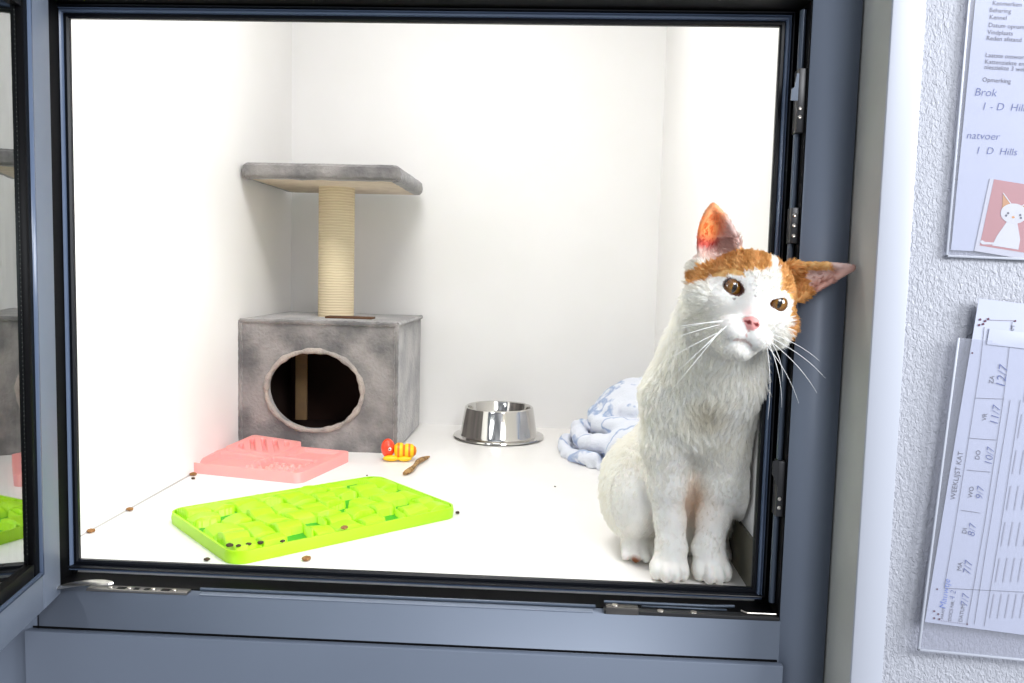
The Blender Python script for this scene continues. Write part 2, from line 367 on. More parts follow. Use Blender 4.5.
# house: shell with a real oval hole in the front board
def house():
    bm = bmesh.new(); N = 96; hcx, hcz, ra, rb = .085 - cx, .111 - ZF, .0955, .0785
    def ringpts(y, sq):
        out = []
        for i in range(N):
            a = 2 * math.pi * (i + .5) / N; c, s = math.cos(a), math.sin(a)
            if sq:
                # ray from hole centre to the rectangle
                tx = ((hx - hcx) if c > 0 else (-hx - hcx)) / c if abs(c) > 1e-6 else 9; tz = ((hh - hcz) if s > 0 else (-hcz)) / s if abs(s) > 1e-6 else 9
                t = min(tx, tz); x, z = hcx + c * t, hcz + s * t
            else: x, z = hcx + ra * c * (1 + .012 * math.sin(5 * a)), hcz + rb * s * (1 + .012 * math.cos(4 * a + 1))
            out.append(bm.verts.new((x, y, z)))
        return out
    o = ringpts(-hy, True); i0 = ringpts(-hy, False); i1 = ringpts(-hy + .016, False); o1 = ringpts(-hy + .016, True); bk = [bm.verts.new((v.co.x, hy, v.co.z)) for v in o]
    for A, C in ((o, i0), (i0, i1), (i1, o1), (bk, o)):
        for k in range(N): bm.faces.new((A[k], A[(k + 1) % N], C[(k + 1) % N], C[k]))
    bm.faces.new(bk)
    bmesh.ops.subdivide_edges(bm, edges=[e for e in bm.edges if e.calc_length() > .02], cuts=3, use_grid_fill=True)
    return bm
hs = obj('cave', house(), M_plush, ct)
# dark lining inside
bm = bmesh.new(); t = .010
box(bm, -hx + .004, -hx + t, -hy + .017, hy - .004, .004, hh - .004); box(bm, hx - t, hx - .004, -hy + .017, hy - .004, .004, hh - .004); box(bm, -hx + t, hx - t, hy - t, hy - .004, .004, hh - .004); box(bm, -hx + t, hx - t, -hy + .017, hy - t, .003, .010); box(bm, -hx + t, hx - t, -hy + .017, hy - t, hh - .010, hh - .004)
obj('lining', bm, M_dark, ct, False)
# plush rolls: rim of the hole and padded box edges
pts = []; rr = []
for i in range(97):
    a = 2 * math.pi * i / 96; pts.append((.085 - cx + .0985 * math.cos(a), -hy - .0005, .111 - ZF + .0815 * math.sin(a))); rr.append(.0052 + .0012 * math.sin(a * 9) + .0008 * math.sin(a * 23))
obj('hole_rim', tube(bmesh.new(), pts, rr, 10, caps=False), M_plushl, ct)
def wob(pts, r, n=40, amp=.0012):
    P = []; R = []
    for i in range(n + 1):
        t = i / n * (len(pts) - 1); k = min(int(t), len(pts) - 2); p = Vector(pts[k]).lerp(Vector(pts[k + 1]), t - k)
        P.append(p + Vector((random.uniform(-1, 1), random.uniform(-1, 1), random.uniform(-1, 1))) * amp * .4); R.append(r + random.uniform(-1, 1) * amp * .5)
    return P, R
bm = bmesh.new()
for p in ([(-hx, -hy, hh), (hx, -hy, hh)], [(hx, -hy, hh), (hx, hy, hh)], [(-hx, -hy, 0.006), (-hx, -hy, hh)], [(hx, -hy, 0.006), (hx, -hy, hh)]):
    P, R = wob(p, .0048); tube(bm, P, R, 8)
obj('padded_edge', bm, M_plush, ct)
obj('top_pad', B(-hx + .002, hx - .002, -hy + .002, hy - .002, hh - .004, hh + .004, bev=.003), M_plush, ct)
obj('opening_flap', B(-.008, .092, -.075, -.040, hh + .004, hh + .0085, bev=.0012), mat('brown_torn_edge', (.10, .045, .02, 1), .9), ct)
# inner support strip seen through the hole
obj('inner_strut', B(-.100, -.074, .02, .028, .030, hh - .012, bev=.001), mat('bare_chipboard', (.34, .20, .09, 1), .8, noise=(60, (.30, .18, .09, 1))), ct)
obj('post', lathe(bmesh.new(), [(.0385, 0), (.0385, .306)], c=(-.005, .004, hh + .004), n=48), sisal(), ct)
# shelf: padded slab with plush sides and bare underside
SZ = .534 - ZF
def slab():
    bm = bmesh.new(); n = 44; prof = [(-.018, .0), (-.004, .001), (.001, .006), (.0025, .014), (.0, .026), (-.006, .031)]
    box(bm, -hx + .006, hx - .006, -hy + .006, hy - .006, SZ + .002, SZ + .028)
    per = []
    cs = [(-hx, -hy), (hx, -hy), (hx, hy), (-hx, hy)]
    R = .018
    for q, (a, b) in enumerate(cs):
        ccx = a - math.copysign(R, a); ccy = b - math.copysign(R, b); a0 = math.pi + q * math.pi / 2
        for k in range(7): th = a0 + k / 6 * math.pi / 2; per.append((ccx, ccy, math.cos(th), math.sin(th)))
        nx = cs[(q + 1) % 4]; c2 = (nx[0] - math.copysign(R, nx[0]), nx[1] - math.copysign(R, nx[1])); th = a0 + math.pi / 2
        for k in range(1, 14): f = k / 14; per.append((ccx + (c2[0] - ccx) * f, ccy + (c2[1] - ccy) * f, math.cos(th), math.sin(th)))
    rings = []
    for o, z in prof:
        rings.append([bm.verts.new((x + (R + o + random.uniform(-1, 1) * .0006) * c, y + (R + o + random.uniform(-1, 1) * .0006) * s, SZ + z + random.uniform(-1, 1) * .0008)) for x, y, c, s in per])
    N = len(per)
    for A, C in zip(rings, rings[1:]):
        for k in range(N): bm.faces.new((A[k], A[(k + 1) % N], C[(k + 1) % N], C[k]))
    bm.faces.new(rings[-1]); return bm
sh = obj('shelf', slab(), M_plush, ct)
obj('shelf_underside', B(-hx + .018, hx - .018, -hy + .018, hy - .018, SZ - .0005, SZ + .0022), mat('bare_beige_board', (.62, .52, .40, 1), .8, noise=(40, (.70, .60, .47, 1))), ct)

# ================================================================== STEEL BOWL
bw = empty('pet_bowl', (.449, .885, ZF), label='shiny stainless steel pet bowl with a flared foot near the back wall', cat='bowl')
prof = [(.078, .0025), (.100, .0015), (.1025, .0035), (.1015, .0062), (.097, .0068), (.0885, .008), (.086, .012), (.0775, .066), (.0765, .0695), (.0735, .0715), (.0705, .0700), (.069, .066), (.064, .035), (.052, .022), (.03, .019), (0, .018)]
obj('bowl_body', lathe(bmesh.new(), prof, n=96), mat('polished_steel', (.62, .6, .57, 1), .11, 1), bw)
obj('rubber_foot', lathe(bmesh.new(), [(.080, 0), (.096, 0), (.096, .0022), (.080, .0022)], n=64), M_gasket, bw)

# ================================================================== TRAYS
def relief(name, L, W, base, hf, R, m, nx, ny, parent, z0=0.0):
    """closed body whose top is the height function hf(x,y), outline a rounded rectangle"""
    X = np.linspace(-L / 2, L / 2, nx); Y = np.linspace(-W / 2, W / 2, ny); GX, GY = np.meshgrid(X, Y, indexing='ij')
    H = hf(GX, GY); px, py = GX.copy(), GY.copy()
    qx = np.abs(GX) - (L / 2 - R); qy = np.abs(GY) - (W / 2 - R); msk = (qx > 0) & (qy > 0); l = np.hypot(qx, qy); f = np.where(msk & (l > R), R / np.maximum(l, 1e-9), 1)
    px = np.where(msk, np.sign(GX) * (L / 2 - R + qx * f), px); py = np.where(msk, np.sign(GY) * (W / 2 - R + qy * f), py)
    V = np.stack([px, py, z0 + H], -1).reshape(-1, 3); idx = np.arange(nx * ny).reshape(nx, ny)
    F = [(idx[i, j], idx[i + 1, j], idx[i + 1, j + 1], idx[i, j + 1]) for i in range(nx - 1) for j in range(ny - 1)]
    per = [idx[i, 0] for i in range(nx)] + [idx[-1, j] for j in range(1, ny)] + [idx[i, -1] for i in range(nx - 2, -1, -1)] + [idx[0, j] for j in range(ny - 2, 0, -1)]
    b0 = len(V); Vb = V[per].copy(); Vb[:, 2] = z0 + base; V = np.vstack([V, Vb]); n = len(per)
    F += [(per[k], b0 + k, b0 + (k + 1) % n, per[(k + 1) % n]) for k in range(n)]
    me = bpy.data.meshes.new(name); me.from_pydata([tuple(p) for p in V.tolist()], [], [tuple(int(q) for q in f) for f in F] + [tuple(range(b0, b0 + n))]); me.update()
    return link(name, me, m, parent)
# green woven mat
GA = math.radians(43.6); GC = (.2197, .2340)
gL, gW = .352, .236
gt = empty('slow_feeder_mat', (GC[0], GC[1], ZF), rz=GA, label='lime green slow feeder mat with a woven basket relief at the front of the floor', cat='feeding mat')
M_lime = mat('lime_silicone', (.40, .74, .004, 1), .42, Subsurface_Weight=.12)
M_lime.node_tree.nodes['Principled BSDF'].inputs['Subsurface Radius'].default_value = (.02, .03, .002); M_lime.node_tree.nodes['Principled BSDF'].inputs['Subsurface Scale'].default_value = .3
M_gap_shade = mat('green_gap_shade', (.02, .36, .015, 1), .4)  # darker green carries the shade of the weave gaps
NX, NY = 9, 6
ht = rng.uniform(-.0022, .0022, (NX + 2, NY + 2)); gap = rng.uniform(0, 1, (NX + 2, NY + 2)); ht2 = rng.uniform(-1, 1, (NX + 2, NY + 2, 2))
def weave(x, y):
    u = (x + gL / 2 - .008) / (gL - .016) * NX; v = (y + gW / 2 - .008) / (gW - .016) * NY
    u = u + .10 * np.sin(v * 2.1 + 1) + .06 * np.sin(u * 3.7); v = v + .10 * np.sin(u * 1.7)
    i = np.clip(np.floor(u).astype(int), 0, NX - 1); j = np.clip(np.floor(v).astype(int), 0, NY - 1)
    fu = u - i - .5; fv = v - j - .5; par = ((i + j) % 2 == 0)
    a = np.where(par, fu, fv); b = np.where(par, fv, fu)           # a along the strap, b across
    # over-strap arches up along its length, dives under its neighbours at both ends
    top = .0165 + ht[i, j] * .9 + .0042 * np.cos(a * math.pi) + ht2[i, j, 0] * .0045 * a + ht2[i, j, 1] * .003 * b
    gapw = .035 + .06 * gap[i, j]
    edge = np.clip((.5 - gapw - np.abs(b)) / .035, 0, 1)
    H = .004 + (top - .004) * edge
    hole = (gap[i, j] > .80) & (np.abs(b) < .44) & (np.abs(a) < .42)
    H = np.where(hole, .005 + .004 * np.abs(a), H)
    rim = np.minimum(gL / 2 - np.abs(x), gW / 2 - np.abs(y))
    return np.where(rim < .0035, .0155, np.where(rim < .0085, .005, H))
relief('woven_top', gL - .002, gW - .002, .001, weave, .022, M_lime, 330, 220, gt)
def plate(L, W, R, z0, z1, n=8):
    pl = [(sx * (L / 2 - R) + R * math.cos(math.pi + q * math.pi / 2 + k / n * math.pi / 2), sy * (W / 2 - R) + R * math.sin(math.pi + q * math.pi / 2 + k / n * math.pi / 2)) for q, (sx, sy) in enumerate(((-1, -1), (1, -1), (1, 1), (-1, 1))) for k in range(n + 1)]
    bm = bmesh.new(); prism(bm, pl, z0, z1, Matrix(((1, 0, 0, 0), (0, 0, 1, 0), (0, 1, 0, 0), (0, 0, 0, 1)))); return bm
obj('gap_shade_base', plate(gL - .008, gW - .008, .018, .0015, .0075), M_gap_shade, gt, False)  # added plate that shows through the gaps as painted shade
def rr_band(L, W, R, th, z0, z1, n=10):
    bm = bmesh.new(); out = []
    for off, z in ((0, z0), (0.0012, (z0 + z1) / 2), (0, z1), (-th, z1), (-th, z0)):
        ringv = []
        for q, (sx, sy) in enumerate(((-1, -1), (1, -1), (1, 1), (-1, 1))):
            for k in range(n + 1):
                a = math.pi + q * math.pi / 2 + k / n * math.pi / 2
                ringv.append(bm.verts.new((sx * (L / 2 - R) + (R + off) * math.cos(a), sy * (W / 2 - R) + (R + off) * math.sin(a), z)))
        out.append(ringv)
    N = len(out[0])
    for A, C in zip(out, out[1:] + out[:1]):
        for k in range(N): bm.faces.new((A[k], A[(k + 1) % N], C[(k + 1) % N], C[k]))
    return bm
obj('raised_rim', rr_band(gL, gW, .024, .003, .0, .0165), M_lime, gt)
# pink tray
PC = (.044, .541)
pt = empty('compartment_tray', (PC[0], PC[1], ZF), rz=math.radians(-13), label='pink silicone tray with ribbed compartments in front of the cat tree', cat='feeding tray')
pL, pW = .236, .190
def pinkf(x, y):
    H = np.full_like(x, .019)
    def cell(x0, x1, y0, y1, z):
        nonlocal H
        d = np.minimum.reduce([x - x0, x1 - x, y - y0, y1 - y]); f = np.clip(d / .004, 0, 1); H = np.where(d > 0, H + (z - .019) * f, H)
    cell(-.103, -.008, -.093, -.004, .009); cell(.006, .100, -.090, .000, .004); cell(.022, .100, .014, .086, .012)
    m = (x > .006) & (x < .100) & (y > -.09) & (y < 0); H = np.where(m & (np.hypot(((x + .5) % .016) - .008, ((y + .5) % .016) - .008) < .0045), H + .007, H)
    return H
M_pink = mat('salmon_silicone', (.90, .35, .33, 1), .45, Subsurface_Weight=.2)
relief('tray_body', pL, pW, .0, pinkf, .016, M_pink, 150, 136, pt)
# raised quarter with slanting ribs
def ribf(x, y):
    H = np.full_like(x, .016); d = np.minimum(.052 - np.abs(x), .046 - np.abs(y)); f = np.clip((d - .008) / .004, 0, 1)
    rib = np.clip(np.abs((((x + y * .7) / .026) % 1) - .5) * 2 * 3 - 1.6, 0, 1)
    return H - .012 * f * rib
rq = relief('ribbed_compartment', .112, .098, .0, ribf, .010, M_pink, 110, 96, pt); rq.location = (-.050, .058, .010); rq.rotation_euler = (math.radians(4), math.radians(3), 0)

# ================================================================== KIBBLE
M_kib = mat('brown_kibble', (.20, .085, .02, 1), .8, noise=(300, (.33, .16, .05, 1)), bump=(500, .6, .001))
M_kibd = mat('dark_kibble', (.05, .028, .010, 1), .8, bump=(500, .6, .001))
def kib_mesh(m, s, sq=.6):
    bm = bmesh.new(); bmesh.ops.create_icosphere(bm, subdivisions=3, radius=s)
    for v in bm.verts: v.co.z *= sq; v.co *= 1 + .12 * math.sin(v.co.x * 900 + 1) * math.cos(v.co.y * 1100)
    me = bpy.data.meshes.new('kibble'); bm.to_mesh(me); bm.free(); me.materials.append(m)
    for p in me.polygons: p.use_smooth = True
    return me
kA, kB = kib_mesh(M_kib, .0052), kib_mesh(M_kibd, .0044)
def floorpt(u, v, z=ZF):
    d = RM.T @ np.array([(u - 512) / FOC, (v - 341.5) / FOC, 1.0]); return CAM + d * (z - CAM[2]) / d[2]
def kib(x, y, z, me, label, s=1., grp=None):
    o = bpy.data.objects.new('kibble', me); COL.objects.link(o); o.location = (x, y, z); o.rotation_euler = (0, 0, random.uniform(0, 6)); o.scale = (s, s * 1.15, s)
    return tag(o, label, 'kibble', grp or 'spilled cat kibble')
kib(.257, .060, ZF + .0031, kA, 'round brown kibble on the white floor in front of the green mat')
kib(XL + .0055, .132, ZF + .0030, kA, 'brown kibble at the foot of the left wall, the one nearest the opening', .9)
kib(XL + .0055, .236, ZF + .0030, kA, 'brown kibble at the foot of the left wall between two others', .85)
kib(XL + .0065, .452, ZF + .0032, kA, 'dark brown kibble touching the left corner of the pink tray', 1.0)
kib(-.052, .426, ZF + .0026, kB, 'small brown crumb lying below the left edge of the pink tray', .7)
kib(.424, .285, ZF + .0026, kB, 'dark crumb on the floor at the right end of the green mat', .75)
for (u, v, s, lb) in ((231, 549, .9, 'dark kibble leftmost in the row along the front rim of the green mat'), (240, 549.5, .65, 'dark kibble second from the left in the row along the green rim'),
                   (250, 548, .75, 'dark kibble third from the left in the row along the green rim'), (262, 546.5, .8, 'dark kibble fourth from the left in the row along the green rim'),
                   (284, 545, .7, 'dark kibble farthest right in the row along the green rim'), (346, 531, .85, 'lone brown kibble on the middle of the green front rim')):
    p = floorpt(u, v, ZF + .0165); kib(p[0] - .003, p[1] + .003, ZF + .0205, kA if u > 300 else kB, lb, s, 'kibble lying on the green mat')
p = floorpt(207, 561); kib(p[0], p[1], ZF + .0024, kB, 'dark crumb under the left front corner of the green mat', .8)
p = floorpt(555, 487); kib(p[0], p[1], ZF + .0012, kB, 'tiny dark crumb alone on the floor between bowl and cat', .35)
p = floorpt(367, 476); kib(p[0], p[1], ZF + .0012, kB, 'tiny dark crumb between the pink tray and the green mat', .35)

# ================================================================== STICK + TOY
a = floorpt(404, 476); b = floorpt(428, 459); pts = []; rad = []
for i in range(15):
    t = i / 14; p = a + (b - a) * t; pts.append((p[0] + .0035 * math.sin(t * 7), p[1], ZF + .0046 + .002 * math.sin(t * 3.1))); rad.append(.0042 + .0010 * math.sin(t * 11) - (.0012 if i in (0, 14) else 0))
tag(obj('chew_stick', tube(bmesh.new(), pts, rad, 12), mat('brown_bark', (.17, .085, .03, 1), .8, noise=(120, (.42, .25, .09, 1)), bump=(250, .7, .002))), 'short brown chew stick lying between the toy and the green mat', 'stick')
tp = floorpt(398, 461)
ty = empty('bug_toy', (tp[0], tp[1] + .006, ZF), rz=math.radians(8), label='small red and yellow striped bug toy beside the cat tree', cat='toy')
M_red = mat('red_plastic', (.85, .05, .01, 1), .3, Coat_Weight=.5)
def stripes():
    M = mat('yellow_orange_stripes', (.9, .5, .01, 1), .4); nt = M.node_tree; b = nt.nodes['Principled BSDF']; tc = nt.nodes.new('ShaderNodeTexCoord'); wv = nt.nodes.new('ShaderNodeTexWave'); wv.inputs['Scale'].default_value = 30; wv.bands_direction = 'X'
    r = nt.nodes.new('ShaderNodeValToRGB'); r.color_ramp.elements[0].color = (.75, .16, .0, 1); r.color_ramp.elements[0].position = .3; r.color_ramp.elements[1].color = (.95, .62, .01, 1); r.color_ramp.elements[1].position = .45
    nt.links.new(tc.outputs['Object'], wv.inputs['Vector']); nt.links.new(wv.outputs['Fac'], r.inputs['Fac']); nt.links.new(r.outputs[0], b.inputs['Base Color']); return M
obj('toy_head', blob(bmesh.new(), (-.021, 0, .0245), (.0135, .0125, .0185), 28), M_red, ty)
bm = bmesh.new(); tube(bm, [(-.008, 0, .019), (-.003, 0, .0195), (.004, 0, .0185), (.010, 0, .0175), (.016, 0, .018), (.024, 0, .018), (.031, 0, .016), (.034, 0, .015)], [.010, .0155, .0165, .0135, .0155, .0145, .010, .004], 24)
obj('toy_body', bm, stripes(), ty)
obj('toy_bow', blob(bmesh.new(), (-.014, -.010, .0065), (.016, .008, .0058), 20), mat('yellow_rubber', (.92, .55, .01, 1), .4), ty)
obj('toy_bow', blob(bmesh.new(), (.012, -.012, .0060), (.014, .007, .0052), 20), mat('yellow_rubber_b', (.92, .55, .01, 1), .4), ty)
e = obj('toy_eye', blob(bmesh.new(), (-.0165, -.0115, .0245), (.0036, .0028, .0036), 16), mat('white_plastic', (.8, .7, .68, 1), .3), ty)
obj('pupil', blob(bmesh.new(), (-.0172, -.0139, .0248), (.0014, .0008, .0014), 10), M_black, e)

# ================================================================== BLANKET
def blanket():
    s = SDF((.56, .48, ZF - .004), (XR - .001, 1.0, .17), .003)
    def P(x, y, z): return (x, y, ZF + z)
    s.ell(P(.765, .79, .050), (.118, .13, .108), k=.02)
    s.ell(P(.76, .64, .035), (.09, .12, .06), k=.02)
    # rolled folds: arcs sweeping from the back down to the front
    for (r0, zz, rad, ex) in ((.150, .012, .013, 0), (.130, .040, .017, .01), (.104, .072, .018, .02), (.072, .100, .017, .03)):
        pts = []; 
        for i in range(12):
            t = math.radians(100 + 12 * i); pts.append(P(.745 + ex + r0 * math.cos(t), .76 + (r0 + .03) * math.sin(t), zz + .006 * math.sin(i * 1.3)))
        s.chain(pts, [rad] * 12, k=.006)
    # flat corner on the floor
    c = [P(.588, .80, .004), P(.615, .70, .004), P(.645, .62, .004), P(.70, .55, .004)]
    for i in range(len(c) - 1):
        for f in np.linspace(0, 1, 5):
            a = np.array(c[i]) * (1 - f) + np.array(c[i + 1]) * f; s.cap(a, a + np.array((.10, .03, .006)), .0065, .010, k=.008)
    V, F = s.mesh(1)
    V[:, 2] = np.maximum(V[:, 2], ZF + .0003)
    V[:, 0] += .0014 * np.sin(V[:, 1] * 160 + V[:, 2] * 90); V[:, 2] += np.where(V[:, 2] > ZF + .004, .0016 * np.sin(V[:, 0] * 140 + V[:, 1] * 70), 0)
    V[:, 0] = np.minimum(V[:, 0], XR - .0015)
    return mesh_np('fleece_blanket', V, F)
M_bl = mat('pale_blue_fleece', (.62, .70, .84, 1), .9, bump=(260, .6, .003)); nt = M_bl.node_tree; tc = nt.nodes.new('ShaderNodeTexCoord'); mpb = nt.nodes.new('ShaderNodeMapping'); mpb.inputs['Location'].default_value = (-.76, -.80, 0); wv = nt.nodes.new('ShaderNodeTexWave'); wv.wave_type = 'RINGS'; wv.rings_direction = 'SPHERICAL'; wv.inputs['Scale'].default_value = 9; wv.inputs['Distortion'].default_value = 2.2; wv.inputs['Detail'].default_value = 2; wv.inputs['Detail Scale'].default_value = 5
r_ = nt.nodes.new('ShaderNodeValToRGB'); r_.color_ramp.elements[0].color = (.34, .43, .63, 1); r_.color_ramp.elements[0].position = .0; r_.color_ramp.elements[1].color = (.72, .75, .83, 1); r_.color_ramp.elements[1].position = .12  # blue rings: fleece pattern with the shade of the folds put in
nt.links.new(tc.outputs['Object'], mpb.inputs[0]); nt.links.new(mpb.outputs[0], wv.inputs['Vector']); nt.links.new(wv.outputs['Fac'], r_.inputs['Fac']); nt.links.new(r_.outputs[0], nt.nodes['Principled BSDF'].inputs['Base Color'])
tag(link('fleece_blanket', blanket(), M_bl), 'crumpled pale blue and white fleece blanket on the floor behind the cat', 'blanket')

# ================================================================== CAT
def nrm(v): v = np.array(v, float); return v / np.linalg.norm(v)
HS = 1.02e-3
HC = at(756.5, 296.0, -.108)
EN = nrm((.01, -1, -.03)); r0 = nrm(np.cross((0, 0, 1.), -EN)) * 1.0
r0 = nrm((-EN[1], EN[0], 0)); up0 = nrm(np.cross(EN, r0)) * 1.0
up0 = nrm(np.cross(r0, -EN)) if up0[2] < 0 else up0
th = math.radians(18.4 + .3)
EX = math.cos(th) * r0 - math.sin(th) * up0; EZ = math.sin(th) * r0 + math.cos(th) * up0
HR = np.stack([EX, EN, EZ], 1)           # columns = local axes
def HL(x, n, z): return HC + HS * (HR @ np.array([x, n, z], float))
def local(P): return ((P - HC) @ HR) / HS
EYE = [(-23.6, -9.5, .5), (24.4, -9.5, .5)]
def XI(x, n): return (x - .26 * n) / .965      # undo the head turn for marks measured face-on
def rotl(ax, deg):                         # rotation in head space, returns world columns
    R = np.array(Matrix.Rotation(math.radians(deg), 3, ax)); return HR @ R
def build_cat():
    h = .0019
    s = SDF((.565, -.165, ZF - .006), (.90, .36, .47), h)
    A = lambda u, v, y: at(u, v, y)
    # trunk
    s.ell(A(682, 478, .20), (.088, .105, .098), k=.03)
    s.ell(A(696, 440, .145), (.066, .080, .100), k=.03)
    s.ell(A(698, 392, .085), (.054, .060, .072), k=.03)
    s.ell(A(706, 394, .050), (.060, .046, .066), k=.03)
    s.ell(A(732, 378, .015), (.040, .040, .045), k=.03)
    s.chain([A(698, 400, .07), A(713, 355, .03), A(724, 315, -.03)], [.053, .044, .043], k=.03)
    s.chain([A(686, 410, .12), A(705, 360, .07), A(720, 318, .0)], [.047, .038, .038], k=.03)
    # haunches
    s.ell(A(634, 489, .160), (.045, .080, .068), k=.02)
    s.ell(A(738, 475, .110), (.036, .072, .055), k=.012)
    # belly between the front legs
    s.ell(A(695, 510, .15), (.05, .05, .06), k=.02)
    # front legs
    s.chain([A(672, 398, .062), A(667, 445, .066), A(667, 485, .068), A(670, 520, .066), A(671, 548, .058), A(670, 562, .054)], [.038, .0280, .0205, .0165, .0155, .0175], k=.016)
    s.chain([A(733, 400, .058), A(728, 445, .064), A(721, 485, .068), A(713, 520, .067), A(709, 548, .060), A(712, 562, .056)], [.038, .0290, .0210, .0165, .0155, .0180], k=.016)
    for (u, v0, y0) in ((670, 570, .040), (713, 570, .042)):
        c = A(u, v0, y0); c[2] = ZF + .0125
        for dx, dy in ((-.0165, .004), (-.0058, -.006), (.0058, -.006), (.0165, .004)):
            s.ell(c + np.array([dx, dy, 0]), (.0072, .0135, .0115), k=.0022)
        s.ell(c + np.array([0, .012, .004]), (.021, .018, .016), k=.008)
    # hind paws
    for (u, v0, y0, sx) in ((641, 560, .098, 1), (733, 551, .120, 1)):
        c = A(u, v0, y0); c[2] = ZF + .0095
        for dx, dy in ((-.0150, .003), (-.0052, -.004), (.0052, -.004), (.0150, .003)):
            s.cap(c + np.array([dx * 1.28, dy, 0]), c + np.array([dx * 1.0, dy + .035, .012]), .0064, .0080, k=.0005)
        s.cap(c + np.array([0, .03, .004]), c + np.array([0, .09, .008]), .017, .022, k=.012)
    # tail curled round the right side
    s.chain([np.array((.70, .30, ZF + .03)), np.array((.77, .29, ZF + .025)), np.array((.786, .23, ZF + .022)), np.array((.787, .20, ZF + .020))], [.024, .018, .014, .012], k=.012)
    # ---- head (local units)
    E = lambda x, n, z, rx, rn, rz, k=.006, ax=None, dg=0, sub=False: s.ell(HL(x, n, z), np.array([rx, rn, rz]) * HS, rotl(ax, dg) if ax else HR, k, sub)
    E(0, -46, -4, 50, 48, 44, .012)
    E(-35, -36, -14, 23, 28, 21, .014); E(34, -36, -20, 23, 28, 24, .014); E(-52, -46, 8, 14, 14, 16, .014)
    E(0, -26, 18, 34, 26, 24, .016)
    E(0, -10, -8, 13, 18, 30, .014)                      # nose bridge
    E(-25, -20, 10, 14, 10, 10, .010); E(25, -20, 10, 14, 10, 10, .010)   # brows
    E(-24, -15, -13, 13, 10, 9, .008); E(24, -15, -13, 13, 10, 9, .008)   # cheekbones
    E(-12.5, 9, -37, 16, 15, 13, .006); E(12.5, 9, -37, 16, 15, 13, .006)
    E(0, 18, -26, 8.5, 9, 7.5, .005)                       # nose tip
    E(0, 1, -55, 15, 16, 10, .006)                      # chin
    E(0, -22, -46, 27, 28, 19, .014)
    # eye sockets
    for sx, (ex, en, ez), hz in ((-1, EYE[0], 6.5), (1, EYE[1], 4.3)):
        E(ex, en + 9, ez, 10.0, 12, hz, .0016, 'Y', -17 * sx, sub=True)
    # nostrils, mouth
    for sx in (-1, 1): E(sx * 4.0, 26.5, -27.5, 2.3, 3.2, 1.3, .001, 'Y', 25 * sx, sub=True)
    s.cap(HL(0, 27, -32), HL(0, 24, -41), .0008, .0008, .0012, sub=True)
    for sx in (-1, 1):
        P = [(0, 22.5, -42), (6 * sx, 21, -47), (13 * sx, 15, -49), (20 * sx, 6, -48)]
        for a, b in zip(P, P[1:]): s.cap(HL(*a), HL(*b), .0006, .0006, .0015, sub=True)
    # ears
    def ear(I, O, T, mi, mo, n0, cup, tn):
        I, O, T, mi, mo = map(lambda q: np.array(q, float), (I, O, T, mi, mo))
        def bz(a, m_, b, t): c = 2 * m_ - .5 * (a + b); return (1 - t) ** 2 * a + 2 * t * (1 - t) * c + t * t * b
        for t in np.linspace(-.12, .985, 36):
            a = bz(I, mi, T, t); b = bz(O, mo, T, t)
            for q in np.linspace(0, 1, 26):
                p = a * (1 - q) + b * q; n = n0 + tn * t - cup * (1 - (2 * q - 1) ** 2) * (1 - max(t, 0) ** 1.5)
                s.ell(HL(XI(p[0], n), n, p[1]), np.array([2.0, 2.0, 2.0]) * HS * (1.25 if t < .1 else 1), None, .0022)
    ear((-34, 41), (-65, 14), (-72.5, 71), (-51, 60), (-76, 45), -34, 17, 4)
    ear((22, 44), (44, 17), (77, 61), (50, 55), (62, 40), -34, 13, 6)
    s.g[:, :, :max(0, int((ZF - s.lo[2]) / h))] = .01
    return s.mesh(1)
V, F = build_cat()
V[:, 2] = np.maximum(V[:, 2], ZF + .0004); V[:, 0] = np.where(V[:, 1] > .012, np.minimum(V[:, 0], XR - .0055), V[:, 0])
# keep only the largest connected surface
par = np.arange(len(V))
def comps():
    lab = np.arange(len(V))
    E = np.vstack([F[:, [0, 1]], F[:, [1, 2]], F[:, [2, 3]], F[:, [3, 0]]])
    for _ in range(400):
        l2 = lab.copy(); np.minimum.at(l2, E[:, 0], lab[E[:, 1]]); np.minimum.at(l2, E[:, 1], lab[E[:, 0]]); l2 = l2[l2]
        if (l2 == lab).all(): break
        lab = l2
    return lab
lab = comps(); big = np.bincount(lab).argmax(); keep = lab == big; mp = np.cumsum(keep) - 1; F = mp[F[keep[F[:, 0]]]]; V = V[keep]

PATCH = [[(-65, -13), (-54, -3), (-40, 5), (-31, 9), (-25, 12), (-19, 14), (-18, 20), (-12, 22), (-2, 26), (2, 31), (-1, 41), (-6, 56), (-22, 52), (-32, 41), (-42, 30), (-52, 20), (-62, 10), (-72, -2)],
         [(2, 55), (4, 42), (12, 30), (19, 12), (23, 13), (30, 14), (34, 8), (37, -2), (40, -14), (43, -27), (54, -32), (66, -14), (58, 4), (46, 18), (40, 28), (32, 46), (24, 60)]]
def inpoly(x, z, poly):
    c = np.zeros(x.shape, bool); n = len(poly)
    for i in range(n):
        x0, z0 = poly[i]; x1, z1 = poly[(i + 1) % n]
        if z0 == z1: continue
        cr = ((z0 > z) != (z1 > z)) & (x < (x1 - x0) * (z - z0) / (z1 - z0) + x0); c ^= cr
    return c
def vnoise(P, f, seed=0):
    r = np.random.default_rng(seed); o = np.zeros(len(P))
    for k in range(6):
        d = r.normal(size=3); o += np.sin(P @ d * f * (.6 + .3 * k) + r.uniform(0, 6))
    return o / 3
EARW = np.array([(-66, 40), (60, 42)])
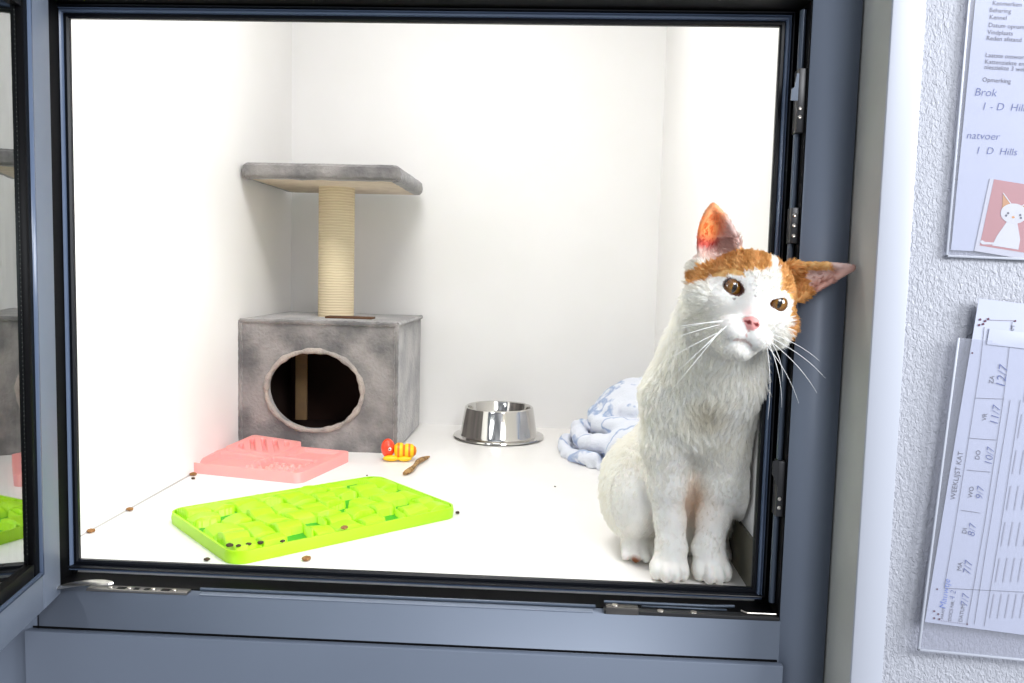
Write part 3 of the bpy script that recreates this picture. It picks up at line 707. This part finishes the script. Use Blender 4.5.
def cat_col(P, hair=False):
    L = local(P); x, n, z = L[:, 0], L[:, 1], L[:, 2]
    C = np.tile(np.array([.80, .785, .745]), (len(P), 1)); head = (np.linalg.norm(L - np.array([0, -40, 0]), axis=1) < 112) & (z > -70)
    g = np.clip(vnoise(P, 60, 3) * .5, 0, 1)[:, None]; C = C * (1 - .10 * g) + np.array([.66, .64, .52]) * .10 * g
    jx = x + vnoise(P, 420, 1) * 1.8; jz = z + vnoise(P, 420, 2) * 1.8
    org = np.zeros(len(P), bool)
    xi = jx * .965 + n * .26
    for pl in PATCH: org |= inpoly(xi, jz, pl)
    org &= head & (n > -95)
    st = np.clip(.5 + .5 * np.sin(x * .42 + vnoise(P, 200, 5) * 1.6), 0, 1)[:, None]
    oc = np.array([.72, .46, .195]) * st + np.array([.56, .30, .095]) * (1 - st)
    C = np.where(org[:, None], oc, C)
    face = head & (n > -30)
    # pink skin: nose leather, eye rims, lips
    d = np.hypot(x / np.clip(8.4 + (z + 27) * .55, 1.5, 9), (z + 27) / 7.0); nose = face & (d < 1) & (n > 14)
    C = np.where(nose[:, None], np.array([.72, .33, .31]), C)
    nl = face & (np.hypot(x, (z + 17)) < 9) & (n > 0); nf = (.35 * np.clip(1 - np.hypot(x, z + 19) / 10, 0, 1) * 1.6)[:, None]; C = np.where((nl & ~nose)[:, None], C * (1 - nf) + np.array([.80, .42, .40]) * nf, C)
    for sx in (-1, 1):
        C = np.where((face & (np.hypot((x - sx * 4.2) / 3, (z + 26.5) / 2.0) < 1) & (n > 14))[:, None], np.array([.16, .02, .02]), C)
    C = np.where((face & (np.abs(x) < .9) & (z < -33) & (z > -41) & (n > 14))[:, None], np.array([.60, .38, .34]), C)
    mz = -44 - np.abs(x) * .33; C = np.where((face & (np.abs(x) < 9) & (np.abs(z - mz) < 1.2) & (n > 2))[:, None], np.array([.55, .43, .39]), C)
    for (ex, en, ez), hz in zip(EYE, (6.5, 4.3)):
        sl_ = .30 * np.sign(ex); q = np.hypot(((x - ex) + sl_ * (z - ez)) / 11.3, ((z - ez) - sl_ * (x - ex)) / (hz + 1.3)); C = np.where((face & (q < 1.0))[:, None], np.array([.13, .055, .045]), C)
    # freckles
    for fx, fz in ((-14, -7), (-3, 0), (0, 5), (2, -12), (-19, -10)):
        C = np.where((face & (np.hypot(x - fx, z - fz) < .8))[:, None], np.array([.2, .16, .15]), C)
    # ears: skin inside, left one's translucent glow put into its orange; furred back
    xe = x * .965 + n * .26; rad_ = np.sqrt((x * .9) ** 2 + (z + 4) ** 2)
    for sx, tipd, base in ((-1, nrm((-.30, 1)), (-50, 30)), (1, nrm((.72, .69)), (34, 30))):
        al = (xe - base[0]) * tipd[0] + (z - base[1]) * tipd[1]
        m_ = head & (al > -9) & (xe * sx > (26 if sx < 0 else 22)) & (n > -64) & ~org
        t = np.clip(al / 42, 0, 1)
        rim = np.array([.58, .42, .38]); deep = (np.array([.90, .30, .04]) * np.clip((al - 8) / 14, 0, 1)[:, None] + np.array([.52, .05, .03]) * (1 - np.clip((al - 8) / 14, 0, 1))[:, None]) if sx < 0 else np.array([.40, .17, .12])
        if sx < 0: side = np.clip((-(xe + 55) - (z - 40) * .10 + 6) / 12, 0, 1)
        else: side = np.clip((xe * .69 - z * .72 - 2) / 9, 0, 1) * .8
        w_ = (side * np.clip((al + 4) / 10, 0, 1) * (1 - .35 * t))[:, None]; fz = np.clip(1 - (al + 2) / 16, 0, 1)[:, None] * .75
        cc = rim * (1 - w_) + deep * w_; cc = cc * (1 - fz * (1 - w_)) + np.array([.80, .70, .64]) * fz * (1 - w_)
        C = np.where(m_[:, None], cc, C)
        if sx > 0:
            dI = ((xe - 22) * 17 - (z - 44) * 55) / 57.6; up = head & (al > -9) & (xe > 15) & (((dI < 6 - al * .08) & (al < 34)) | (al < 3 + .2 * dI)); C = np.where(up[:, None], oc, C)
    # chest tuft, cream belly between the legs, brown between the toes
    def near(p, r): return np.clip(1 - np.linalg.norm(P - p, axis=1) / r, 0, 1)[:, None]
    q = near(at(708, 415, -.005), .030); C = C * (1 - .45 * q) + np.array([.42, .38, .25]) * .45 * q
    q = near(at(694, 500, .09), .055); C = C * (1 - .8 * q) + np.array([.80, .60, .44]) * .8 * q
    q = np.minimum(1, 2.6 * near(np.array([.6725, .0840, ZF + .001]), .0165)); C = C * (1 - q) + np.array([.20, .06, .02]) * q
    q = near(np.array([.803, .125, ZF + .010]), .010); C = C * (1 - q) + np.array([.30, .10, .05]) * q
    return C
me = mesh_np('cat', V, F)
ca = me.color_attributes.new('fur_colour', 'FLOAT_COLOR', 'POINT'); C = cat_col(V); ca.data.foreach_set('color', np.hstack([C, np.ones((len(C), 1))]).astype(np.float32).ravel())
def furmat(name, rough, hair):
    M = bpy.data.materials.new(name); M.use_nodes = True; nt = M.node_tree; b = nt.nodes['Principled BSDF']; a = nt.nodes.new('ShaderNodeAttribute'); a.attribute_name = 'fur_colour'
    nt.links.new(a.outputs['Color'], b.inputs['Base Color']); b.inputs['Roughness'].default_value = rough; b.inputs['Specular IOR Level'].default_value = .25
    if hair:
        out = nt.nodes['Material Output']; tr = nt.nodes.new('ShaderNodeBsdfTranslucent'); mx = nt.nodes.new('ShaderNodeMixShader'); mx.inputs[0].default_value = .5
        nt.links.new(a.outputs['Color'], tr.inputs['Color']); nt.links.new(b.outputs[0], mx.inputs[1]); nt.links.new(tr.outputs[0], mx.inputs[2]); nt.links.new(mx.outputs[0], out.inputs['Surface'])
    if not hair: b.inputs['Subsurface Weight'].default_value = .12; b.inputs['Subsurface Radius'].default_value = (.02, .008, .005); b.inputs['Subsurface Scale'].default_value = .4
    return M
cat = link('cat', me, furmat('cat_skin', .55, False))
tag(cat, 'white cat with orange head patches sitting with its tilted head against the frame', 'cat')
NRM = np.zeros((len(V), 3)); me.vertices.foreach_get('normal', (nv := np.zeros(len(V) * 3, np.float32))); NRM = nv.reshape(-1, 3).astype(float)
# eyes
def eyemat():
    M = mat('amber_eye', (.4, .16, .02, 1), .06, Coat_Weight=1.0); nt = M.node_tree; b = nt.nodes['Principled BSDF']; a = nt.nodes.new('ShaderNodeAttribute'); a.attribute_name = 'eye_colour'; nt.links.new(a.outputs['Color'], b.inputs['Base Color']); b.inputs['Coat Roughness'].default_value = .02
    return M
M_eye = eyemat()
for (ex, en, ez), look in zip(EYE, ((1.0, -.5), (.2, 1.2))):
    bm = bmesh.new(); bmesh.ops.create_icosphere(bm, subdivisions=5, radius=1.0); mee = bpy.data.meshes.new('eye')
    cols = []
    for v in bm.verts:
        X, N_, Z = v.co.x * 10.6, v.co.y * 10.6, v.co.z * 10.6
        px_, pz_ = X - look[0], Z - look[1]; r = math.hypot(px_, pz_)
        if N_ < 0: c = (.3, .2, .15)
        elif abs(px_) < 2.3 * math.sqrt(max(0, 1 - (pz_ / 5.6) ** 2)): c = (.004, .003, .002)
        elif r < 9.2:
            k = .75 + .25 * math.sin(math.atan2(pz_, px_) * 22); f = max(0, min(1, (r - 2) / 7)); c = (.32 * k * (1 - .5 * f), .145 * k * (1 - .6 * f), .010)
        else: c = (.03, .012, .008)
        cols.append((*c, 1)); v.co = Vector(HC + HS * (HR @ np.array([ex + X, en - 1.6 + N_ * .92, ez + Z])))
    bm.to_mesh(mee); bm.free(); q = mee.color_attributes.new('eye_colour', 'FLOAT_COLOR', 'POINT'); q.data.foreach_set('color', np.array(cols, np.float32).ravel())
    link('eye', mee, M_eye, cat)
# whiskers
M_wh = mat('white_whisker', (.9, .9, .88, 1), .3)
for sx in (-1, 1):
    for k, (z0, dz, L, dn) in enumerate(((-30, 5 if sx > 0 else -8, 62, 12), (-33, -6, 70, 16), (-36, -20, 66, 14), (-38, -34, 58, 14), (-34, -48, 62, 20), (-39, -60, 48, 12), (-31, -26, 50, 24))):
        x0 = 17 + (k % 3) * 2.5; pts = []; rad = []
        for i in range(10):
            t = i / 9; pts.append(HL(sx * (x0 + L * t * (.95 if k < 4 else .6)), 14 + dn * math.sin(t * 2.2) - 6 * t, z0 + (dz + (0 if sx > 0 else -16)) * t * .95 - 13 * t * t)); rad.append(.00034 * (1 - .85 * t) + .00005)
        obj('whisker', tube(bmesh.new(), pts, rad, 5), M_wh, cat, auto=False)
# fur
def fur(n):
    tri = np.vstack([F[:, [0, 1, 2]], F[:, [0, 2, 3]]]); A_, B_, C_ = V[tri[:, 0]], V[tri[:, 1]], V[tri[:, 2]]
    ar = np.linalg.norm(np.cross(B_ - A_, C_ - A_), axis=1) / 2
    cen = (A_ + B_ + C_) / 3; Lc = local(cen); wgt = ar * np.where(np.linalg.norm(Lc - np.array([0, -30, 0]), axis=1) < 90, 2.6, 1.0)
    t = rng.choice(len(tri), n, p=wgt / wgt.sum()); u = rng.random(n); v = rng.random(n); f = u + v > 1; u[f] = 1 - u[f]; v[f] = 1 - v[f]
    P = A_[t] + u[:, None] * (B_[t] - A_[t]) + v[:, None] * (C_[t] - A_[t]); T = tri[t]
    Nn = NRM[T[:, 0]] * (1 - u - v)[:, None] + NRM[T[:, 1]] * u[:, None] + NRM[T[:, 2]] * v[:, None]; Nn /= np.linalg.norm(Nn, axis=1)[:, None] + 1e-9
    L = local(P); x, nn, z = L.T; head = (np.linalg.norm(L - np.array([0, -34, -6]), axis=1) < 66)
    earm = (np.linalg.norm(L - np.array([0, -34, 0]), axis=1) < 112) & ~head & (z > 14) & (np.abs(x) > 26)
    # direction
    D = np.tile(np.array([0, -.08, -1.]), (n, 1)); D += vnoise(P, 45, 8)[:, None] * np.array([.35, .15, 0]) + vnoise(P, 60, 9)[:, None] * np.array([-.2, .25, 0])
    hd = np.stack([x, nn - 24, z + 24], 1) @ HR.T; hd /= np.linalg.norm(hd, axis=1)[:, None]
    hb = np.clip((78 - np.linalg.norm(L - np.array([0, -34, -6]), axis=1)) / 16, 0, 1)[:, None]; D = D * (1 - hb) + hd * hb * 1.2
    tip = np.where((x > 0)[:, None], np.array([.72, 0, .69]), np.array([-.30, .0, 1.])) @ HR.T; D = np.where(earm[:, None], tip, D)
    D -= (D * Nn).sum(1)[:, None] * Nn; D /= np.linalg.norm(D, axis=1)[:, None] + 1e-9
    hgt = P[:, 2] - ZF
    ln = np.full(n, .0085); ln = np.where((P[:, 1] < .06) & (hgt > .17), .0110, ln)
    ln = np.where((hgt < .16) & (P[:, 1] < .11), .0040 + .05 * np.clip(hgt - .09, 0, .1), ln); ln = np.where(hgt < .035, .0030, ln)
    rn = np.sqrt(x ** 2 + (z + 24) ** 2); lh = np.clip(.0018 + (rn - 12) * .00008, .0018, .0065); lh = np.where((np.abs(x) > 40) & (z < -8), .0095, lh)
    ln = np.where(hb[:, 0] > .3, lh, ln); ln = np.where(earm, .0024, ln)
    ln *= rng.uniform(.7, 1.25, n)
    lift = np.where(hb[:, 0] > .3, .30, .34) * rng.uniform(.6, 1.4, n); lift = np.where((hgt < .16) & (P[:, 1] < .11), .22, lift)
    keep = np.ones(n, bool); face = head & (nn > -22)
    keep &= ~(face & (np.hypot(x / 8.6, (z + 26) / 7) < 1) & (nn > 10))
    for (ex, en, ez), hz in zip(EYE, (6.5, 4.3)):
        sl_ = .30 * np.sign(ex); keep &= ~(face & (np.hypot(((x - ex) + sl_ * (z - ez)) / 11.3, ((z - ez) - sl_ * (x - ex)) / (hz + 1.0)) < 1))
        near = face & (np.hypot((x - ex) / 20, (z - ez) / (hz + 9)) < 1); ln = np.where(near, np.minimum(ln, .0026), ln)
    keep &= P[:, 2] > ZF + .002
    # inside the ears: sparse
    ne = earm & ((Nn @ HR)[:, 1] > .2); keep &= ~(ne & (rng.random(n) < .72)); ln = np.where(ne, ln * 1.9, ln)
    P, Nn, D, ln, lift = P[keep], Nn[keep], D[keep], ln[keep], lift[keep]; m = len(P); J = rng.normal(size=(m, 3)) * .22
    from mathutils import kdtree
    S_ = 5; nc = m // 15; ci = rng.choice(m, nc, replace=False); kd = kdtree.KDTree(nc)
    for k, q in enumerate(P[ci]): kd.insert(q, k)
    kd.balance(); own = np.array([kd.find(p)[1] for p in P]); cj = rng.normal(size=(nc, 3)) * .34; cl = rng.uniform(.72, 1.28, nc); cb = rng.uniform(.95, 1.03, nc)
    def grow(P, Nn, D, ln, lift, J):
        out = np.zeros((len(P), S_, 3)); cur = P - Nn * .0008; out[:, 0] = cur; dv = D * .8 + Nn * lift[:, None] * 2.6 + J * .5
        for k in range(1, S_):
            dd = dv / np.linalg.norm(dv, axis=1)[:, None]; cur = cur + dd * (ln / (S_ - 1))[:, None]; out[:, k] = cur; dv = dv * .6 + D * .9 + Nn * (lift[:, None] * .25) + J * .5 + np.array([0, 0, -.10])
        return out
    cp = grow(P[ci], Nn[ci], D[ci], ln[ci] * cl, lift[ci] * rng.uniform(.6, 1.7, nc), cj)
    out = grow(P, Nn, D, ln * cl[own] * .5 + ln * .5, lift, J + cj[own] * .7)
    ck = (np.array([0, .18, .42, .66, .84])[None] * np.clip(rng.normal(.62, .25, (m, 1)), 0, 1))[..., None] * np.where(ln < .0045, .5, 1)[:, None, None]
    out = out * (1 - ck) + cp[own] * ck
    out[..., 2] = np.maximum(out[..., 2], ZF + .0008); out[..., 0] = np.where(out[..., 1] > .006, np.minimum(out[..., 0], XR - .0048), out[..., 0])
    cv = bpy.data.hair_curves.new('fur'); cv.add_curves([S_] * m); cv.attributes['position'].data.foreach_set('vector', out.astype(np.float32).ravel())
    ra = cv.attributes.get('radius') or cv.attributes.new('radius', 'FLOAT', 'POINT'); base = np.where(ln < .005, .00014, .00019)
    ra.data.foreach_set('value', (base[:, None] * np.array([1, .95, .8, .55, .12])[None]).astype(np.float32).ravel())
    col = cat_col(P, True) * rng.uniform(.95, 1.05, (m, 1)) * cb[own][:, None] * (1.06 + .19 * np.clip((ln - .0035) / .005, 0, 1))[:, None]; col = np.clip(col, 0, .97)
    at_ = cv.attributes.new('fur_colour', 'FLOAT_COLOR', 'CURVE'); at_.data.foreach_set('color', np.hstack([col, np.ones((m, 1))]).astype(np.float32).ravel())
    cv.materials.append(furmat('cat_fur', .6, True)); o = bpy.data.objects.new('fur', cv); COL.objects.link(o); o.parent = cat; o['kind'] = 'stuff'
    return o
fur(300000)

# ================================================================== PAPERS ON THE WALL
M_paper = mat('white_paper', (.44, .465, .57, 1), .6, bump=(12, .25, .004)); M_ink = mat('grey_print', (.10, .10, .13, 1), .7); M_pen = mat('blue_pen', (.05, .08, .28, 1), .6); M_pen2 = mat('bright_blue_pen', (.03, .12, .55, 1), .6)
M_inkf = mat('faint_print', (.36, .37, .45, 1), .7)
def sleevemat():
    M = bpy.data.materials.new('clear_plastic_sleeve'); M.use_nodes = True; nt = M.node_tree; nt.nodes.clear(); out = nt.nodes.new('ShaderNodeOutputMaterial'); mx = nt.nodes.new('ShaderNodeMixShader'); t = nt.nodes.new('ShaderNodeBsdfTransparent'); g = nt.nodes.new('ShaderNodeBsdfPrincipled')
    g.inputs['Base Color'].default_value = (.55, .57, .62, 1); g.inputs['Roughness'].default_value = .18; mx.inputs[0].default_value = .10; t.inputs['Color'].default_value = (.97, .97, .985, 1)
    nt.links.new(t.outputs[0], mx.inputs[1]); nt.links.new(g.outputs[0], mx.inputs[2]); nt.links.new(mx.outputs[0], out.inputs[0]); return M
M_sleeve = sleevemat(); M_seam = mat('sleeve_seam', (.42, .44, .50, 1), .3)
def frame(corner_px, axis_px, yw):
    """local sheet frame: origin = bottom left corner, x to the right, z up the left edge"""
    o = at(*corner_px, yw); t = at(*axis_px, yw); uz = nrm(t - o); ux = np.array([uz[2], 0, -uz[0]]); return o, ux, uz
def sheet_mtx(o, ux, uz): 
    m = Matrix.Identity(4)
    for i in range(3): m[i][0] = ux[i]; m[i][1] = (0, 1, 0)[i]; m[i][2] = uz[i]; m[i][3] = o[i]
    return m
def text(name, body, size, x, z, m, parent, rot=0, y=-.0004, shear=0, off=0):
    c = bpy.data.curves.new(name, 'FONT'); c.body = body; c.size = size; c.extrude = .00003; c.shear = shear; c.offset = off; c.resolution_u = 3
    o = bpy.data.objects.new(name, c); COL.objects.link(o); dg = bpy.context.evaluated_depsgraph_get(); me = bpy.data.meshes.new_from_object(o.evaluated_get(dg)); bpy.data.objects.remove(o)
    R = Matrix.Translation((x, y, z)) @ Matrix.Rotation(rot, 4, 'Y') @ Matrix.Rotation(math.pi / 2, 4, 'X'); me.transform(R); me.materials.clear(); me.name = name
    return link(name, me, m, parent, False)
def stroke(bm, pts, r, y=-.0005):
    for (x0, z0), (x1, z1) in zip(pts, pts[1:]):
        d = math.hypot(x1 - x0, z1 - z0) or 1e-6; nx, nz = -(z1 - z0) / d * r, (x1 - x0) / d * r
        prism(bm, [(x0 + nx, z0 + nz), (x1 + nx, z1 + nz), (x1 - nx, z1 - nz), (x0 - nx, z0 - nz)], y, y + .00006)
    return bm
def dots(bm, pts, r, y=-.0006):
    for x, z in pts: prism(bm, [(x + r * math.cos(a), z + r * math.sin(a)) for a in [k * math.pi / 4 for k in range(8)]], y, y + .00008)
    return bm
def bent(name, w, h, m, parent=None, amp=.0, th=.0003, nx=14, nz=24):
    """sheet with a gentle real curl, local x,z plane"""
    bm = bmesh.new(); G = []
    for s_ in (0, th):
        G.append([[bm.verts.new((w * i / nx, s_ - amp * math.sin(i / nx * math.pi) * math.sin(j / nz * math.pi), h * j / nz)) for j in range(nz + 1)] for i in range(nx + 1)])
    for g in G:
        for i in range(nx):
            for j in range(nz): bm.faces.new((g[i][j], g[i + 1][j], g[i + 1][j + 1], g[i][j + 1]))
    per = [(i, 0) for i in range(nx)] + [(nx, j) for j in range(nz)] + [(i, nz) for i in range(nx, 0, -1)] + [(0, j) for j in range(nz, 0, -1)]
    for k in range(len(per)):
        a, b = per[k], per[(k + 1) % len(per)]; bm.faces.new((G[0][a[0]][a[1]], G[0][b[0]][b[1]], G[1][b[0]][b[1]], G[1][a[0]][a[1]]))
    return obj(name, bm, m, parent)
def sleeve(label, corner, axis, w, h, yw, tz=0.0):
    o, ux, uz = frame(corner, axis, yw); e = empty('plastic_sleeve', label=label, cat='sleeve'); e.matrix_world = sheet_mtx(o, ux, uz)
    obj('sleeve_film', B(0, w, -.0016, -.0013, 0, h), M_sleeve, e, False); obj('back_film', B(0, w, .0004, .0006, 0, h), M_sleeve, e, False)
    bm = bmesh.new(); box(bm, 0, .0022, -.0019, .0006, 0, h, bev=.0004); box(bm, 0, w, -.0019, .0006, 0, .0022, bev=.0004); obj('welded_seam', bm, M_seam, e)
    return e
# upper document
YS = YW - .003
sleeve('clear plastic sleeve on the plaster wall holding the upper printed sheet', (945, 257), (967, 5), .23, .30, YS)
o, ux, uz = frame((951, 250), (975, 5), YS); pa = empty('printed_sheet', label='white printed sheet with short text lines in the upper plastic sleeve', cat='paper'); pa.matrix_world = sheet_mtx(o, ux, uz)
bent('paper', .21, .285, M_paper, pa)
def pix(P0, U, Z, u, v, y=YS):
    q = at(u, v, y) - P0; return float(q @ U), float(q @ Z)
for body, u, v in (('Kenmerken', 992, 4), ('Beharing', 989, 11), ('Kennel', 989, 18), ('Datum opname', 988, 26), ('Vindplaats', 987, 33), ('Reden afstand', 986, 39), ('Laatste ontwormd', 985, 56), ('Kattenziekte en', 984.5, 62.5), ('niesziekte 3 weken', 984, 68), ('Opmerking', 982, 80.5)):
    x, z = pix(o, ux, uz, u, v); text('printed_line', body, .0058, x, z - .001, M_ink, pa, rot=.02)
for body, u, v, s_ in (('Brok', 974, 94, .0105), ('1 - D  Hills', 981, 108, .0100), ('natvoer', 966, 137, .0100), ('1  D  Hills', 975, 152, .0095)):
    x, z = pix(o, ux, uz, u, v); text('handwriting', body, s_, x, z - .0015, M_pen, pa, shear=.15, off=-.00012)
# picture card
oc, uxc, uzc = frame((974, 251), (988, 186), YS - .0003); pc = empty('picture_card', label='small pink card with a drawn white cat in the upper sleeve', cat='card'); pc.matrix_world = sheet_mtx(oc, uxc, uzc)
obj('card', B(0, .058, -.0004, 0, 0, .070, bev=.0001), mat('card_white', (.5, .5, .55, 1), .5), pc, False)
obj('pink_field', B(.004, .058, -.0006, -.0004, .006, .070), mat('card_pink', (.42, .16, .155, 1), .5), pc, False)
M_cw = mat('card_cat_white', (.58, .58, .60, 1), .5); M_co = mat('card_orange', (.50, .22, .05, 1), .5)
def ell2(cx_, cz_, a, b, n=28, t0=0): return [(cx_ + a * math.cos(2 * math.pi * k / n + t0), cz_ + b * math.sin(2 * math.pi * k / n + t0)) for k in range(n)]
bm = bmesh.new(); prism(bm, ell2(.0290, .041, .0125, .0095), -.0010, -.0006); prism(bm, [(.0155, .008), (.0405, .008), (.040, .018), (.034, .033), (.0245, .033), (.018, .018)], -.0009, -.0006)
prism(bm, [(.003, .0095), (.006, .0075), (.017, .009), (.017, .011), (.008, .0100), (.005, .0115)], -.00085, -.0006); obj('drawn_cat', bm, M_cw, pc, False)
bm = bmesh.new(); prism(bm, [(.0150, .0575), (.0175, .042), (.0245, .049)], -.0009, -.0006); prism(bm, [(.0470, .0570), (.0415, .041), (.0350, .0490)], -.0009, -.0006); prism(bm, ell2(.0290, .0375, .0015, .0011, 8), -.0012, -.001); obj('drawn_ears', bm, M_co, pc, False)
obj('drawn_face', dots(bmesh.new(), [(.0235, .0405), (.0350, .0405), (.0222, .038), (.0362, .038)], .0012, -.00115), M_ink, pc, False)
bm = bmesh.new(); stroke(bm, [(.0150, .0585), (.0245, .0495)], .0004, -.00105); stroke(bm, [(.0475, .0585), (.0350, .0495)], .0004, -.00105); obj('ear_outline', bm, M_cw, pc, False)
# lower document: sleeve stands off the wall a little
YL = YW - .010
sleeve('clear plastic sleeve with a weekly form hanging lower on the plaster wall', (917, 650), (955, 352), .17, .315, YL)
of, uxf, uzf = frame((925, 622), (976, 316), YL - .0004); pf = empty('weekly_form', label='white weekly cat form with sideways print and pen dates in the lower sleeve', cat='paper'); pf.matrix_world = sheet_mtx(of, uxf, uzf)
bent('paper', .15, .325, M_paper, pf, amp=.0)
bent('folded_flap', .13, .0155, M_paper, pf, amp=.0012, nz=4).location = (.014, -.0011, .282)
bm = bmesh.new(); F_ = lambda u, v: pix(of, uxf, uzf, u, v, YL - .0004)
def L_(*p, r=.00022): stroke(bm, [F_(*q) for q in p], r, -.0006)
L_((944, 588), (955, 525), (966, 455), (980, 365), (984, 327)); L_((944, 588), (1024, 592)); L_((961, 510), (980, 513)); L_((967, 470), (990, 472)); L_((975, 398), (1004, 399)); L_((968, 438), (996, 440))
L_((967, 623), (985, 520), (1003, 400), (1012, 322)); L_((974, 624), (984, 560), (1010, 400)); L_((984, 626), (1000, 530), (1020, 400))
obj('ruled_lines', bm, M_ink, pf, False)
bm = bmesh.new()
for k in range(5):
    for j in range(8):
        u0 = 990 + k * 7.5 - j * .0; v0 = 618 - j * 36; sh_ = j * 5.6; p, q = F_(u0 + sh_, v0), F_(u0 + sh_ + 4.2, v0 - 24)
        if u0 + sh_ < 1030: stroke(bm, [p, q], .0006, -.00045)
obj('faint_rows', bm, M_inkf, pf, False)
ra = -math.pi / 2
for body, u, v, s_ in (('WEEKLIJST KAT', 955, 500, .0070), ('MA', 961, 571, .0062), ('DI', 966, 534, .0062), ('WO', 972, 498, .0062), ('DO', 979, 460, .0062), ('VR', 986, 421, .0062), ('ZA', 993, 384, .0062), ('NAAM:', 943, 619, .0040), ('DOCS NR:', 951, 621, .0046), ('DATUM:', 962, 622, .0052), ('NAAM', 1012, 341, .0052)):
    x, z = F_(u, v); text('printed_label', body, s_, x, z, M_ink, pf, rot=ra)
for body, u, v, s_, mm in (('7/7', 967, 607, .012, M_pen), ('4 2', 954, 600, .009, M_pen), ('7/7', 970, 575, .013, M_pen), ('8/7', 974, 537, .012, M_pen), ('9/7', 982, 500, .012, M_pen), ('10/7', 991, 466, .012, M_pen), ('11/7', 997, 426, .013, M_pen), ('12/7', 1004, 389, .015, M_pen), ('Mauwtje', 945, 609, .0105, M_pen2)):
    x, z = F_(u, v); text('handwriting', body, s_ * .85, x, z, mm, pf, rot=ra, shear=.2, off=-.00015, y=-.0007)
M_paw = mat('dark_purple_print', (.10, .03, .06, 1), .7)
for q in ((934, 611), (934, 618), (938, 614), (939, 619), (980, 319.5), (985, 321), (988, 319), (979, 325), (983, 324)): obj('paw_print', dots(bmesh.new(), [F_(*q)], .0012), M_paw, pf, False)
for q in ((967, 624), (1015, 321), (972, 353), (937, 589)): obj('corner_dot', dots(bmesh.new(), [F_(*q)], .0010), M_paw, pf, False)
for u0, v0, sl in ((941, 620.5, .25), (990, 320, .06)):
    bm = bmesh.new(); dots(bm, [F_(u0 + k * 1.8, v0 + k * sl) for k in range(14)], .0004); obj('dotted_border', bm, M_paw, pf, False)['kind'] = 'stuff'
